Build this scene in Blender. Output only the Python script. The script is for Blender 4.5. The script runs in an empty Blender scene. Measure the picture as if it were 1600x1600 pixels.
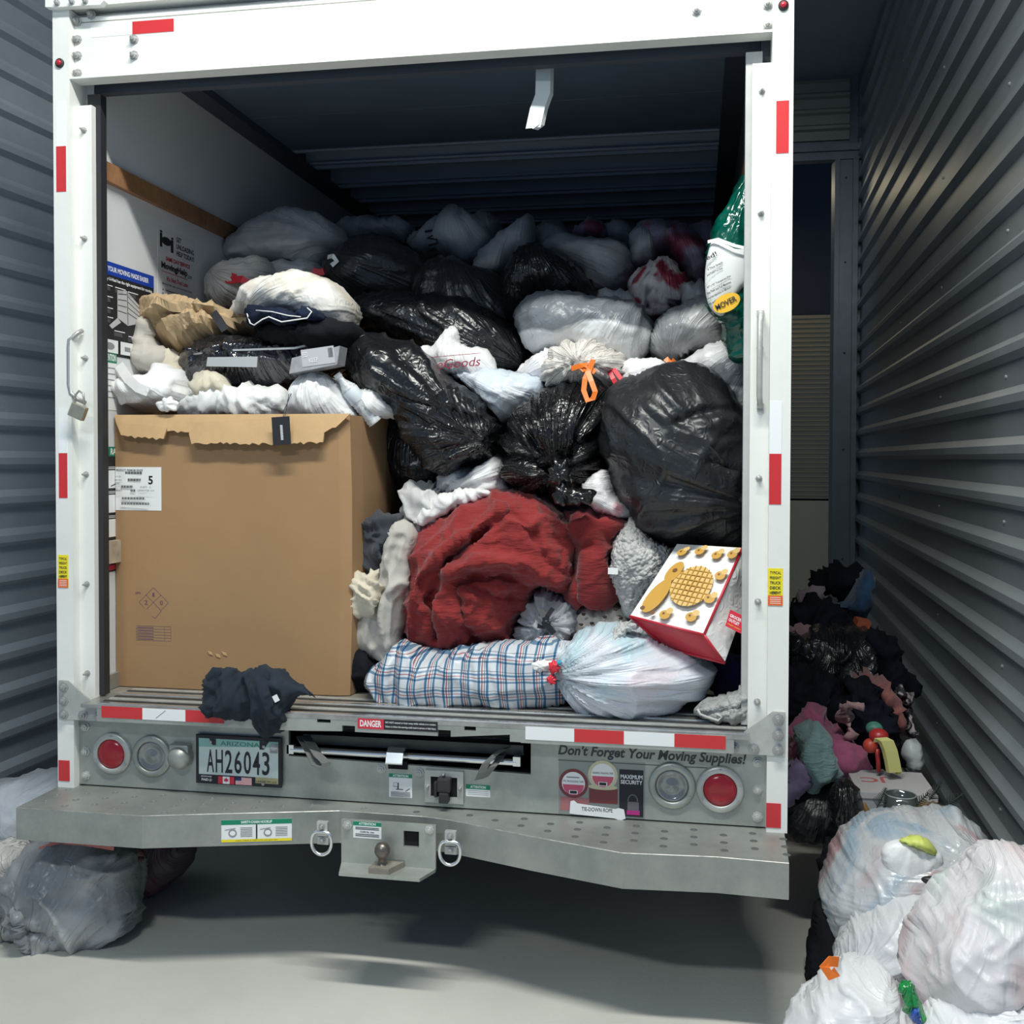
import bpy, bmesh, math, random
import numpy as np
from mathutils import Vector, Matrix, noise
from mathutils.geometry import delaunay_2d_cdt
S = bpy.context.scene
COL = S.collection
random.seed(4)

# ---------------------------------------------------------------- camera, world, lights, exposure
YAW, PITCH, ROLL = .1755, -.0219, .0025
CAM = Vector((.9401, -3.2225, 1.68)); FPX = 1616.37; PPY = 751.07
_f = Vector((-math.sin(YAW)*math.cos(PITCH), math.cos(YAW)*math.cos(PITCH), math.sin(PITCH)))
_r0 = Vector((math.cos(YAW), math.sin(YAW), 0)); _u0 = _r0.cross(_f)
_r = _r0*math.cos(ROLL)+_u0*math.sin(ROLL); _u = -_r0*math.sin(ROLL)+_u0*math.cos(ROLL)
cd = bpy.data.cameras.new('camera'); cam = bpy.data.objects.new('camera', cd); COL.objects.link(cam)
cd.sensor_width = 36; cd.sensor_fit = 'HORIZONTAL'; cd.lens = FPX/1600*36; cd.shift_y = -(800-PPY)/1600
cd.clip_start = .02
cam.matrix_world = Matrix(((_r.x, _u.x, -_f.x, CAM.x), (_r.y, _u.y, -_f.y, CAM.y), (_r.z, _u.z, -_f.z, CAM.z), (0, 0, 0, 1)))
S.camera = cam

w = bpy.data.worlds.new('world'); S.world = w; w.use_nodes = True
w.node_tree.nodes['Background'].inputs[0].default_value = (.30, .50, .85, 1)
w.node_tree.nodes['Background'].inputs[1].default_value = .36

def area(name, loc, size, sy, power, color=(1, .985, .94), rot=(0, 0, 0)):
    l = bpy.data.lights.new(name, 'AREA'); l.shape = 'RECTANGLE'; l.size = size; l.size_y = sy
    l.energy = power; l.color = color
    o = bpy.data.objects.new(name, l); COL.objects.link(o); o.location = loc; o.rotation_euler = rot
    return o
area('ceiling_tube_light', (.55, -1.45, 4.55), 2.2, .16, 172, (1, 1, .93))
area('added_fill_light_far', (-.6, -4.6, 4.55), 1.2, .3, 110, (.93, 1, .98))  # added fill lamp behind the camera, brightens the front faces
area('corridor_fill_light', (1.2, 7.2, 4.3), .8, .3, 8, (1, .85, .55))  # unseen lamp added so the tan door beyond the opening shows

S.view_settings.view_transform = 'Standard'; S.view_settings.look = 'None'
S.view_settings.gamma = 1; S.view_settings.exposure = 0.0; S.view_settings.use_curve_mapping = False

# ---------------------------------------------------------------- pixel -> world helpers
def ray(px, py): return _r*((px-800)/FPX) - _u*((py-PPY)/FPX) + _f
def at(px, py, Y):
    d = ray(px, py); return CAM + d*((Y-CAM.y)/d.y)
def atx(px, py, X):
    d = ray(px, py); return CAM + d*((X-CAM.x)/d.x)
def atz(px, py, Z):
    d = ray(px, py); return CAM + d*((Z-CAM.z)/d.z)

# ---------------------------------------------------------------- materials
MATS = {}
def _mat(name):
    m = bpy.data.materials.new(name); m.use_nodes = True
    nt = m.node_tree; b = nt.nodes['Principled BSDF']; return m, nt, b
def N(nt, t, **kw):
    n = nt.nodes.new(t)
    for k, v in kw.items(): setattr(n, k, v)
    return n
def bump(nt, b, h, strength, dist, prev=None):
    bn = N(nt, 'ShaderNodeBump'); bn.inputs['Strength'].default_value = strength; bn.inputs['Distance'].default_value = dist
    nt.links.new(h, bn.inputs['Height'])
    if prev: nt.links.new(prev, bn.inputs['Normal'])
    nt.links.new(bn.outputs[0], b.inputs['Normal']); return bn.outputs[0]
def plain(name, col, rough=.6, metal=0, var=.0, vs=6, bmp=0, bs=40, emis=None, spec=.5):
    if name in MATS: return MATS[name]
    m, nt, b = _mat(name); b.inputs['Roughness'].default_value = rough; b.inputs['Metallic'].default_value = metal
    b.inputs['Specular IOR Level'].default_value = spec
    b.inputs['Base Color'].default_value = (*col, 1)
    tc = N(nt, 'ShaderNodeTexCoord')
    if var:
        n = N(nt, 'ShaderNodeTexNoise'); n.inputs['Scale'].default_value = vs; n.inputs['Detail'].default_value = 5; n.inputs['Roughness'].default_value = .65
        nt.links.new(tc.outputs['Object'], n.inputs['Vector'])
        r = N(nt, 'ShaderNodeValToRGB'); r.color_ramp.elements[0].position = .3; r.color_ramp.elements[1].position = .7
        r.color_ramp.elements[0].color = (*[c*(1-var) for c in col], 1); r.color_ramp.elements[1].color = (*[min(1, c*(1+var)) for c in col], 1)
        nt.links.new(n.outputs['Fac'], r.inputs[0]); nt.links.new(r.outputs[0], b.inputs['Base Color'])
    if bmp:
        n = N(nt, 'ShaderNodeTexNoise'); n.inputs['Scale'].default_value = bs; n.inputs['Detail'].default_value = 4
        nt.links.new(tc.outputs['Object'], n.inputs['Vector']); bump(nt, b, n.outputs['Fac'], bmp, .01)
    if emis:
        b.inputs['Emission Color'].default_value = (*col, 1); b.inputs['Emission Strength'].default_value = emis
    MATS[name] = m; return m
def plastic(name, col, col2=None, rough=.3, crinkle=.5, fine=.35, mixscale=3., thr=(.48, .62), col3=None, spec=.5, sss=0, fs=1.0):
    """thin film bag: pleats follow the 'fold' attribute, colours of contents show through in patches"""
    if name in MATS: return MATS[name]
    m, nt, b = _mat(name)
    b.inputs['Specular IOR Level'].default_value = spec
    if sss: b.inputs['Subsurface Weight'].default_value = sss; b.inputs['Subsurface Radius'].default_value = (.05, .05, .05); b.inputs['Subsurface Scale'].default_value = .6
    b.inputs['Base Color'].default_value = (*col, 1)
    tc = N(nt, 'ShaderNodeTexCoord'); at_ = N(nt, 'ShaderNodeAttribute', attribute_name='fold')
    if col2:
        n = N(nt, 'ShaderNodeTexNoise'); n.inputs['Scale'].default_value = mixscale; n.inputs['Detail'].default_value = 2; n.inputs['Distortion'].default_value = .6
        nt.links.new(tc.outputs['Object'], n.inputs['Vector'])
        r = N(nt, 'ShaderNodeValToRGB'); e = r.color_ramp.elements
        e[0].position = thr[0]; e[0].color = (*col, 1); e[1].position = thr[1]; e[1].color = (*col2, 1)
        if col3: e2 = e.new(max(.02, thr[0]-.16)); e2.color = (*col3, 1); e3 = e.new(max(.06, thr[0]-.08)); e3.color = (*col, 1)
        nt.links.new(n.outputs['Fac'], r.inputs[0]); nt.links.new(r.outputs[0], b.inputs['Base Color'])
    n1 = N(nt, 'ShaderNodeTexNoise'); n1.noise_type = 'RIDGED_MULTIFRACTAL'
    n1.inputs['Scale'].default_value = 2.2*fs; n1.inputs['Detail'].default_value = 4; n1.inputs['Distortion'].default_value = .8
    nt.links.new(at_.outputs['Vector'], n1.inputs['Vector'])
    n2 = N(nt, 'ShaderNodeTexNoise'); n2.noise_type = 'RIDGED_MULTIFRACTAL'
    n2.inputs['Scale'].default_value = 26*fs; n2.inputs['Detail'].default_value = 4; n2.inputs['Distortion'].default_value = 1.6
    nt.links.new(tc.outputs['Object'], n2.inputs['Vector'])
    o = bump(nt, b, n1.outputs['Fac'], crinkle, .016)
    bump(nt, b, n2.outputs['Fac'], min(1, fine*1.5), .006, o)
    r2 = N(nt, 'ShaderNodeMapRange'); r2.inputs['To Min'].default_value = rough*.75; r2.inputs['To Max'].default_value = min(1, rough*1.5)
    n3 = N(nt, 'ShaderNodeTexNoise'); n3.inputs['Scale'].default_value = 5
    nt.links.new(tc.outputs['Object'], n3.inputs['Vector']); nt.links.new(n3.outputs['Fac'], r2.inputs['Value']); nt.links.new(r2.outputs[0], b.inputs['Roughness'])
    MATS[name] = m; return m
def cloth(name, col, var=.12, weave=260, bmp=.3, wrinkle=.6, quilt=0, sheen=.2, col2=None, fluffy=0):
    if name in MATS: return MATS[name]
    m, nt, b = _mat(name); b.inputs['Roughness'].default_value = .9; b.inputs['Specular IOR Level'].default_value = .15
    b.inputs['Sheen Weight'].default_value = sheen
    tc = N(nt, 'ShaderNodeTexCoord')
    n = N(nt, 'ShaderNodeTexNoise'); n.inputs['Scale'].default_value = 9; n.inputs['Detail'].default_value = 5
    nt.links.new(tc.outputs['Object'], n.inputs['Vector'])
    r = N(nt, 'ShaderNodeValToRGB'); r.color_ramp.elements[0].position = .35 if not col2 else .47; r.color_ramp.elements[1].position = .65 if not col2 else .53
    r.color_ramp.elements[0].color = (*[c*(1-var) for c in col], 1); r.color_ramp.elements[1].color = (*(col2 or [min(1, c*(1+var)) for c in col]), 1)
    nt.links.new(n.outputs['Fac'], r.inputs[0]); nt.links.new(r.outputs[0], b.inputs['Base Color'])
    wv = N(nt, 'ShaderNodeTexNoise'); wv.inputs['Scale'].default_value = weave; wv.inputs['Detail'].default_value = 2
    nt.links.new(tc.outputs['Object'], wv.inputs['Vector']); o = bump(nt, b, wv.outputs['Fac'], bmp, .003)
    n2 = N(nt, 'ShaderNodeTexNoise'); n2.noise_type = 'RIDGED_MULTIFRACTAL'; n2.inputs['Scale'].default_value = 13; n2.inputs['Detail'].default_value = 3; n2.inputs['Distortion'].default_value = 1.2
    nt.links.new(tc.outputs['Object'], n2.inputs['Vector']); o = bump(nt, b, n2.outputs['Fac'], wrinkle, .010, o)
    if quilt:
        mp = N(nt, 'ShaderNodeMapping'); mp.inputs['Scale'].default_value = (quilt*1.6, quilt*1.6, quilt*7); mp.inputs['Rotation'].default_value = (0, .25, 0); nt.links.new(tc.outputs['Object'], mp.inputs['Vector'])
        v = N(nt, 'ShaderNodeTexNoise'); v.inputs['Scale'].default_value = 1.6; v.inputs['Detail'].default_value = 3; v.inputs['Distortion'].default_value = .6
        nt.links.new(mp.outputs[0], v.inputs['Vector']); o = bump(nt, b, v.outputs['Fac'], .9, .008, o)
    if fluffy:
        v = N(nt, 'ShaderNodeTexVoronoi'); v.inputs['Scale'].default_value = fluffy
        nt.links.new(tc.outputs['Object'], v.inputs['Vector']); o = bump(nt, b, v.outputs['Distance'], .9, -.012, o)
    MATS[name] = m; return m

white_paint = plain('white_paint', (.80, .81, .77), .38, 0, .05, 3)
grey_paint = plain('grey_frame', (.45, .46, .45), .5, 0, .1, 6)
galv = plain('galvanised_steel', (.40, .42, .385), .42, .55, .22, 5, .08, 60)
galv_light = plain('worn_steel', (.52, .53, .50), .4, .4, .2, 8, .08, 60)
steel_dark = plain('dark_steel', (.08, .085, .085), .5, .6, .3, 8)
chrome = plain('bright_aluminium', (.78, .79, .8), .25, .9)
zinc = plain('zinc_bolt', (.42, .42, .41), .45, .6)
black_rub = plain('black_rubber', (.02, .022, .025), .6)
void_mat = plain('black_void', (.006, .006, .008), .9)
red_tape = plain('red_reflector', (.60, .035, .04), .35)
white_tape = plain('white_reflector', (.86, .88, .88), .35)
red_lens = plain('red_lens', (.45, .02, .035), .2)
wood = plain('wood_rail', (.30, .15, .07), .6, 0, .3, 14)
grp = plain('cargo_wall_panel', (.72, .73, .74), .5, 0, .03, 3)
cardboard = plain('cardboard', (.36, .215, .105), .85, 0, .06, 3, .05, 20)
cardboard_in = plain('cardboard_flap', (.52, .34, .17), .85, 0, .08, 8, .1, 30)
ink_black = plain('black_ink', (.015, .015, .02), .6)
ink_white = plain('white_ink', (.85, .86, .86), .6)
ink_grey = plain('grey_ink', (.28, .28, .30), .7)
ink_purple = plain('purple_ink', (.14, .075, .12), .8)
paper = plain('white_paper', (.82, .83, .82), .7)
green_ink = plain('green_ink', (.0, .23, .12), .5)
blue_ink = plain('blue_ink', (.015, .06, .42), .4)
red_ink = plain('red_ink', (.62, .03, .06), .5)
yellow_ink = plain('yellow_ink', (.85, .72, .02), .5)
orange_ink = plain('orange_ink', (.80, .14, .03), .5)

# ---------------------------------------------------------------- mesh builders
class MB:
    def __init__(s): s.bm = bmesh.new()
    def box(s, x0, x1, y0, y1, z0, z1, bev=0):
        v = [s.bm.verts.new((x, y, z)) for x in (x0, x1) for y in (y0, y1) for z in (z0, z1)]
        for f in ((0, 1, 3, 2), (4, 6, 7, 5), (0, 4, 5, 1), (2, 3, 7, 6), (0, 2, 6, 4), (1, 5, 7, 3)):
            s.bm.faces.new([v[i] for i in f])
        if bev:
            es = list({e for q in v for e in q.link_edges})
            bmesh.ops.bevel(s.bm, geom=es, offset=bev, segments=2, affect='EDGES', profile=.6)
        return s
    def prism(s, poly, axis, a0, a1):
        """poly in the two other axes (in order) extruded along axis"""
        def mk(p, q, a): return {'x': (a, p, q), 'y': (p, a, q), 'z': (p, q, a)}[axis]
        A = [s.bm.verts.new(mk(p, q, a0)) for p, q in poly]; B = [s.bm.verts.new(mk(p, q, a1)) for p, q in poly]
        n = len(poly); s.bm.faces.new(A); s.bm.faces.new(B[::-1])
        for i in range(n): s.bm.faces.new([A[i], B[i], B[(i+1) % n], A[(i+1) % n]])
        return s
    def cyl(s, p0, p1, r0, r1=None, n=16, caps=True):
        p0 = Vector(p0); p1 = Vector(p1); r1 = r0 if r1 is None else r1
        d = (p1-p0).normalized(); a = d.orthogonal().normalized(); b = d.cross(a)
        A = []; B = []
        for i in range(n):
            t = 2*math.pi*i/n; c = a*math.cos(t)+b*math.sin(t)
            A.append(s.bm.verts.new(p0+c*r0)); B.append(s.bm.verts.new(p1+c*r1))
        for i in range(n): s.bm.faces.new([A[i], A[(i+1) % n], B[(i+1) % n], B[i]])
        if caps: s.bm.faces.new(A[::-1]); s.bm.faces.new(B)
        return s
    def lathe(s, o, d, prof, n=24):
        """prof: (r, h) along direction d from o"""
        o = Vector(o); d = Vector(d).normalized(); a = d.orthogonal().normalized(); b = d.cross(a); rings = []
        for r, h in prof:
            if r < 1e-6: rings.append([s.bm.verts.new(o+d*h)])
            else: rings.append([s.bm.verts.new(o+d*h+(a*math.cos(2*math.pi*i/n)+b*math.sin(2*math.pi*i/n))*r) for i in range(n)])
        for A, B in zip(rings, rings[1:]):
            for i in range(n):
                j = (i+1) % n
                if len(A) == 1 and len(B) == 1: continue
                if len(A) == 1: s.bm.faces.new([A[0], B[i], B[j]])
                elif len(B) == 1: s.bm.faces.new([A[i], A[j], B[0]])
                else: s.bm.faces.new([A[i], A[j], B[j], B[i]])
        return s
    def tube(s, pts, r, n=8, closed=False):
        pts = [Vector(p) for p in pts]; m = len(pts); rings = []
        prev = None
        for i, p in enumerate(pts):
            t = (pts[(i+1) % m]-pts[i-1]) if closed else (pts[min(i+1, m-1)]-pts[max(i-1, 0)])
            t.normalize()
            a = t.orthogonal().normalized() if prev is None else (prev - t*prev.dot(t)).normalized()
            prev = a; b = t.cross(a); rr = r[i] if isinstance(r, (list, tuple)) else r
            rings.append([s.bm.verts.new(p+(a*math.cos(2*math.pi*k/n)+b*math.sin(2*math.pi*k/n))*rr) for k in range(n)])
        for i in range(m if closed else m-1):
            A = rings[i]; B = rings[(i+1) % m]
            for k in range(n): s.bm.faces.new([A[k], A[(k+1) % n], B[(k+1) % n], B[k]])
        if not closed: s.bm.faces.new(rings[0][::-1]); s.bm.faces.new(rings[-1])
        return s
    def ribbon(s, pts, wv, th=.002, wid=None):
        """flat strap: pts centre line, wv width vector(s)"""
        pts = [Vector(p) for p in pts]; m = len(pts); rings = []
        for i, p in enumerate(pts):
            t = (pts[min(i+1, m-1)]-pts[max(i-1, 0)]).normalized()
            wv_i = Vector(wv[i]) if isinstance(wv[0], (list, tuple, Vector)) else Vector(wv)
            nn = t.cross(wv_i).normalized()*th*.5
            rings.append([s.bm.verts.new(q) for q in (p-wv_i*.5-nn, p+wv_i*.5-nn, p+wv_i*.5+nn, p-wv_i*.5+nn)])
        for A, B in zip(rings, rings[1:]):
            for k in range(4): s.bm.faces.new([A[k], A[(k+1) % 4], B[(k+1) % 4], B[k]])
        s.bm.faces.new(rings[0][::-1]); s.bm.faces.new(rings[-1]); return s
    def ball(s, c, r, sc=(1, 1, 1), sub=2):
        M = Matrix.Translation(c) @ Matrix.Diagonal((*sc, 1))
        bmesh.ops.create_icosphere(s.bm, subdivisions=sub, radius=r, matrix=M); return s
    def build(s, name, mat, parent=None, smooth=False, origin=None, kind=None, autosm=False):
        bmesh.ops.recalc_face_normals(s.bm, faces=s.bm.faces)
        me = bpy.data.meshes.new(name)
        if origin is not None: bmesh.ops.translate(s.bm, verts=s.bm.verts, vec=-Vector(origin))
        s.bm.to_mesh(me); s.bm.free()
        me.materials.append(mat)
        if smooth:
            for p in me.polygons: p.use_smooth = True
        o = bpy.data.objects.new(name, me); COL.objects.link(o)
        if origin is not None: o.location = origin
        if parent: o.parent = parent
        if kind: o['kind'] = kind
        return o
def thing(name, loc, label, cat, group=None):
    o = bpy.data.objects.new(name, None); COL.objects.link(o); o.location = loc; o.empty_display_size = .05
    o['label'] = label; o['category'] = cat
    if group: o['group'] = group
    return o
def tag(o, label, cat, group=None):
    o['label'] = label; o['category'] = cat
    if group: o['group'] = group
    return o
def adopt(child, par):
    """parent in place: keeps the world position (parents carry only a location)"""
    child.parent = par; child.location = child.location - par.location; return child

# ---------------------------------------------------------------- flat print on surfaces
_TX = {}
def text_mesh(txt, bold=0.0, shear=0.0):
    k = (txt, bold, shear)
    if k in _TX: return _TX[k]
    cu = bpy.data.curves.new('t', 'FONT'); cu.body = txt; cu.size = 1; cu.offset = bold; cu.shear = shear; cu.resolution_u = 3
    o = bpy.data.objects.new('t', cu); COL.objects.link(o)
    dg = bpy.context.evaluated_depsgraph_get(); dg.update()
    me = bpy.data.meshes.new_from_object(o.evaluated_get(dg))
    V = [tuple(v.co) for v in me.vertices]; Fc = [tuple(p.vertices) for p in me.polygons]
    bpy.data.objects.remove(o); bpy.data.curves.remove(cu); bpy.data.meshes.remove(me)
    xs = [v[0] for v in V]; ys = [v[1] for v in V]
    bb = (min(xs), max(xs), min(ys), max(ys)); _TX[k] = (V, Fc, bb); return _TX[k]
class Print:
    """a sheet lying in a plane: local x right, y up, z out of the surface, in metres from the lower left corner"""
    def __init__(s, parent, name, o, r, u, w, h, mat, th=.0015, bev=False, label=None, poly=None):
        s.w, s.h = w, h; r = Vector(r).normalized(); u = Vector(u).normalized(); n = r.cross(u)
        s.M = Matrix(((r.x, u.x, n.x, o[0]), (r.y, u.y, n.y, o[1]), (r.z, u.z, n.z, o[2]), (0, 0, 0, 1)))
        mb = MB()
        mb.prism(poly or [(0, 0), (w, 0), (w, h), (0, h)], 'z', 0, th)
        s.th = th; s.layers = {}
        s.obj = mb.build(name, mat)
        if parent is not None:
            s.obj.parent = parent; s.obj.matrix_local = Matrix.Translation(-parent.location) @ s.M
        else: s.obj.matrix_world = s.M
        if label: s.obj['label'] = label
    SEP = {'lettering', 'red_band', 'flag_red', 'flag_field', 'tape_roll', 'picture_panel', 'barcode', 'small_heading', 'tape_disc', 'tape_label', 'tape_label_red', 'padlock_picture', 'movers_picture'}
    def _bm(s, mat, name):
        k = (mat.name, name, len(s.layers) if name in s.SEP else 0)
        if k not in s.layers: s.layers[k] = (bmesh.new(), mat, name, len(s.layers)+1)
        return s.layers[k][0]
    def text(s, txt, x0, y0, x1, y1, mat, bold=.0, shear=0, name='lettering'):
        V, Fc, bb = text_mesh(txt, bold, shear); bm = s._bm(mat, name)
        sx = (x1-x0)/(bb[1]-bb[0])*s.w; sy = (y1-y0)/(bb[3]-bb[2])*s.h
        vs = [bm.verts.new((x0*s.w+(v[0]-bb[0])*sx, y0*s.h+(v[1]-bb[2])*sy, 0)) for v in V]
        for f in Fc:
            try: bm.faces.new([vs[i] for i in f])
            except ValueError: pass
        return s
    def poly(s, pts, mat, name='print'):
        bm = s._bm(mat, name); bm.faces.new([bm.verts.new((x*s.w, y*s.h, 0)) for x, y in pts]); return s
    def rect(s, x0, y0, x1, y1, mat, name='print'): return s.poly([(x0, y0), (x1, y0), (x1, y1), (x0, y1)], mat, name)
    def ell(s, cx, cy, rx, ry, mat, n=24, name='print'):
        return s.poly([(cx+rx*math.cos(2*math.pi*i/n), cy+ry*math.sin(2*math.pi*i/n)) for i in range(n)], mat, name)
    def line(s, a, b, t, mat, name='print'):
        a = Vector((a[0]*s.w, a[1]*s.h)); b = Vector((b[0]*s.w, b[1]*s.h)); d = (b-a).normalized(); q = Vector((-d.y, d.x))*t*.5
        bm = s._bm(mat, name); bm.faces.new([bm.verts.new((p.x, p.y, 0)) for p in (a-q, b-q, b+q, a+q)]); return s
    def done(s):
        for (bm, mat, name, k) in s.layers.values():
            me = bpy.data.meshes.new(name); bm.to_mesh(me); bm.free(); me.materials.append(mat)
            o = bpy.data.objects.new(name, me); COL.objects.link(o); o.parent = s.obj; o.location = (0, 0, s.th+.0003+.00012*k)
        return s.obj
def sheet_y(parent, name, x0, y0, x1, y1, Y, mat, **kw):
    """a sheet on a plane y = Y, its rectangle taken from the photograph"""
    ym = (y0+y1)/2; xm = (x0+x1)/2
    a = at(x0, ym, Y); b = at(x1, ym, Y); t = at(xm, y0, Y); c = at(xm, y1, Y)
    return Print(parent, name, (a.x, Y, c.z), (1, 0, 0), (0, 0, 1), b.x-a.x, t.z-c.z, mat, **kw)

# ---------------------------------------------------------------- soft things: bags, cloths
def catmull(P, k=6):
    n = len(P); out = []
    for i in range(n):
        p0, p1, p2, p3 = P[i-1], P[i], P[(i+1) % n], P[(i+2) % n]
        for j in range(k):
            t = j/k
            out.append(tuple(.5*((2*p1[c])+(-p0[c]+p2[c])*t+(2*p0[c]-5*p1[c]+4*p2[c]-p3[c])*t*t+(-p0[c]+3*p1[c]-3*p2[c]+p3[c])*t**3) for c in (0, 1)))
    return out
def resample(P, step):
    P = np.array(P); Q = np.vstack([P, P[:1]]); d = np.r_[0, np.cumsum(np.linalg.norm(np.diff(Q, axis=0), axis=1))]
    n = max(12, int(d[-1]/step)); t = np.linspace(0, d[-1], n, endpoint=False)
    return np.c_[np.interp(t, d, Q[:, 0]), np.interp(t, d, Q[:, 1])]
def inside(P, X, Y):
    r = np.zeros(X.shape, bool); n = len(P)
    for i in range(n):
        x0, y0 = P[i-1]; x1, y1 = P[i]
        if y0 == y1: continue
        c = ((y0 > Y) != (y1 > Y)) & (X < (x1-x0)*(Y-y0)/(y1-y0)+x0); r ^= c
    return r
def segdist(X, Y, a, b):
    ax, ay = a; bx, by = b; dx, dy = bx-ax, by-ay; L = dx*dx+dy*dy+1e-12
    t = np.clip(((X-ax)*dx+(Y-ay)*dy)/L, 0, 1); return np.hypot(X-ax-t*dx, Y-ay-t*dy)
def ridge(v): return 1-abs(noise.noise(v))*2
SEED = [0]
def puff(name, pts, Y, T, B=None, mat=None, step=5, p=.5, knot=None, k=7, famp=.012, nz=((5, .02),), rg=((8, .009), (19, .0055)),
         creases=(), sharp=False, tilt=0, parent=None, label=None, cat=None, group=None, lean=None, edge=.0, smooth=True):
    SEED[0] += 1; sd = Vector((SEED[0]*7.13, SEED[0]*3.7, SEED[0]*1.9))
    B = T if B is None else B
    P = np.array(pts, float); cx, cy = (P[:, 0].min()+P[:, 0].max())/2, (P[:, 1].min()+P[:, 1].max())/2
    O = at(cx, cy, Y); R_ = Vector((1, 0, 0)); U_ = Vector((0, math.sin(tilt), math.cos(tilt)))
    if lean: R_ = Vector((math.cos(lean), math.sin(lean), 0))
    Nn = R_.cross(U_).normalized()          # towards the camera side
    def topl(px, py):
        d = ray(px, py); q = CAM + d*((O-CAM).dot(Nn)/d.dot(Nn)) - O; return (q.dot(R_), q.dot(U_))
    ppm = FPX/(O-CAM).dot(_f); st = step/ppm
    Q = [topl(*q) for q in (pts if sharp else catmull([tuple(q) for q in pts]))]
    C = resample(Q, st)
    if edge:
        for i in range(len(C)):
            a = C[i]; C[i] = (a[0]+edge*noise.noise(Vector((a[0]*14, a[1]*14, 3))+sd), a[1]+edge*noise.noise(Vector((a[0]*14, a[1]*14, 9))+sd))
    x0, y0 = C.min(0); x1, y1 = C.max(0)
    # poisson height on a raster
    G = 56; cell = max(x1-x0, y1-y0)/G; gx = np.arange(x0-cell*2, x1+cell*3, cell); gy = np.arange(y0-cell*2, y1+cell*3, cell)
    XX, YY = np.meshgrid(gx, gy); M = inside(C, XX, YY); H = np.zeros(XX.shape)
    for _ in range(700):
        A = H.copy(); A[1:-1, 1:-1] = .25*(H[2:, 1:-1]+H[:-2, 1:-1]+H[1:-1, 2:]+H[1:-1, :-2])+1
        A[~M] = 0; H = A
    H = (H/H.max())
    def hh(X, Z):
        fx = (X-gx[0])/cell; fy = (Z-gy[0])/cell; i = np.clip(fx.astype(int), 0, len(gx)-2); j = np.clip(fy.astype(int), 0, len(gy)-2)
        a = fx-i; b = fy-j
        v = H[j, i]*(1-a)*(1-b)+H[j, i+1]*a*(1-b)+H[j+1, i]*(1-a)*b+H[j+1, i+1]*a*b
        return np.maximum(v, 0)**p
    # interior points (hex grid, jittered)
    pts2 = []
    yy = y0+st*.5; row = 0
    while yy < y1:
        xs = np.arange(x0+(row % 2)*st*.5, x1, st); pts2.append(np.c_[xs, np.full(len(xs), yy)]); yy += st*.866; row += 1
    I = np.vstack(pts2); m = inside(C, I[:, 0], I[:, 1]); I = I[m]
    dmin = np.full(len(I), 9.)
    for i in range(len(C)): dmin = np.minimum(dmin, segdist(I[:, 0], I[:, 1], C[i-1], C[i]))
    I = I[dmin > st*.45]
    nb = len(C); allp = np.vstack([C, I])
    r = delaunay_2d_cdt([Vector(q) for q in allp], [], [list(range(nb))], 1, 1e-6)
    V2 = np.array([tuple(v) for v in r[0]]); F2 = r[2]
    used = np.zeros(len(V2), bool)
    for f in F2:
        for i in f: used[i] = True
    db = np.full(len(V2), 9.)
    for i in range(nb): db = np.minimum(db, segdist(V2[:, 0], V2[:, 1], C[i-1], C[i]))
    isb = db < st*.2
    h = hh(V2[:, 0], V2[:, 1]); h[isb] = 0
    cr = np.zeros(len(V2))
    for poly, wpx, amp in creases:
        q = [topl(*c) for c in poly]; d = np.full(len(V2), 9.)
        for a, b in zip(q, q[1:]): d = np.minimum(d, segdist(V2[:, 0], V2[:, 1], a, b))
        cr += amp*np.exp(-(d/(wpx/ppm))**2)
    fade = np.clip(h*3, 0, 1)
    kn = topl(*knot) if knot else ((x0+x1)/2, y1+.3*(y1-y0))
    bm = bmesh.new(); lay = bm.verts.layers.float_vector.new('fold')
    def fold(a, b, hz):
        dx, dy = a-kn[0], b-kn[1]; rr = math.hypot(dx, dy)+1e-5
        return Vector((dx/rr*k, dy/rr*k, rr*2.2+hz))
    front = {}; back = {}
    for i in range(len(V2)):
        if not used[i]: continue
        a, b = V2[i]
        if isb[i]:
            v = bm.verts.new((a, b, 0)); v[lay] = fold(a, b, 0); front[i] = back[i] = v
        else:
            v = bm.verts.new((a, b, T*h[i]+cr[i]*fade[i])); v[lay] = fold(a, b, 0); front[i] = v
            v = bm.verts.new((a, b, -B*h[i])); v[lay] = fold(a, b, .7); back[i] = v
    for f in F2:
        bm.faces.new([front[i] for i in f])
        try: bm.faces.new([back[i] for i in reversed(f)])
        except ValueError: pass
    bmesh.ops.recalc_face_normals(bm, faces=bm.faces); bm.normal_update()
    for v in list(bm.verts):
        c = v.co; fo = v[lay]; d = 0
        if famp: d += famp*(ridge(fo*.5+sd)-.5)+famp*.5*(ridge(fo*1.1+sd)-.5)
        for s_, a_ in nz: d += a_*noise.noise(c*s_+sd)
        for s_, a_ in rg:
            wq = c*s_+sd; wq = wq+Vector((noise.noise(wq*.7), noise.noise(wq*.7+Vector((5, 1, 2))), 0))*1.2
            d += a_*(ridge(wq)**3-.3)
        v.co = c+v.normal*d
    Mx = Matrix(((R_.x, U_.x, Nn.x, 0), (R_.y, U_.y, Nn.y, 0), (R_.z, U_.z, Nn.z, 0), (0, 0, 0, 1)))
    bm.transform(Mx)
    me = bpy.data.meshes.new(name); bm.to_mesh(me); bm.free(); me.materials.append(mat)
    if smooth:
        for q in me.polygons: q.use_smooth = True
    o = bpy.data.objects.new(name, me); COL.objects.link(o); o.location = O
    if parent: adopt(o, parent)
    if label: tag(o, label, cat or 'bag', group)
    return o
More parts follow.
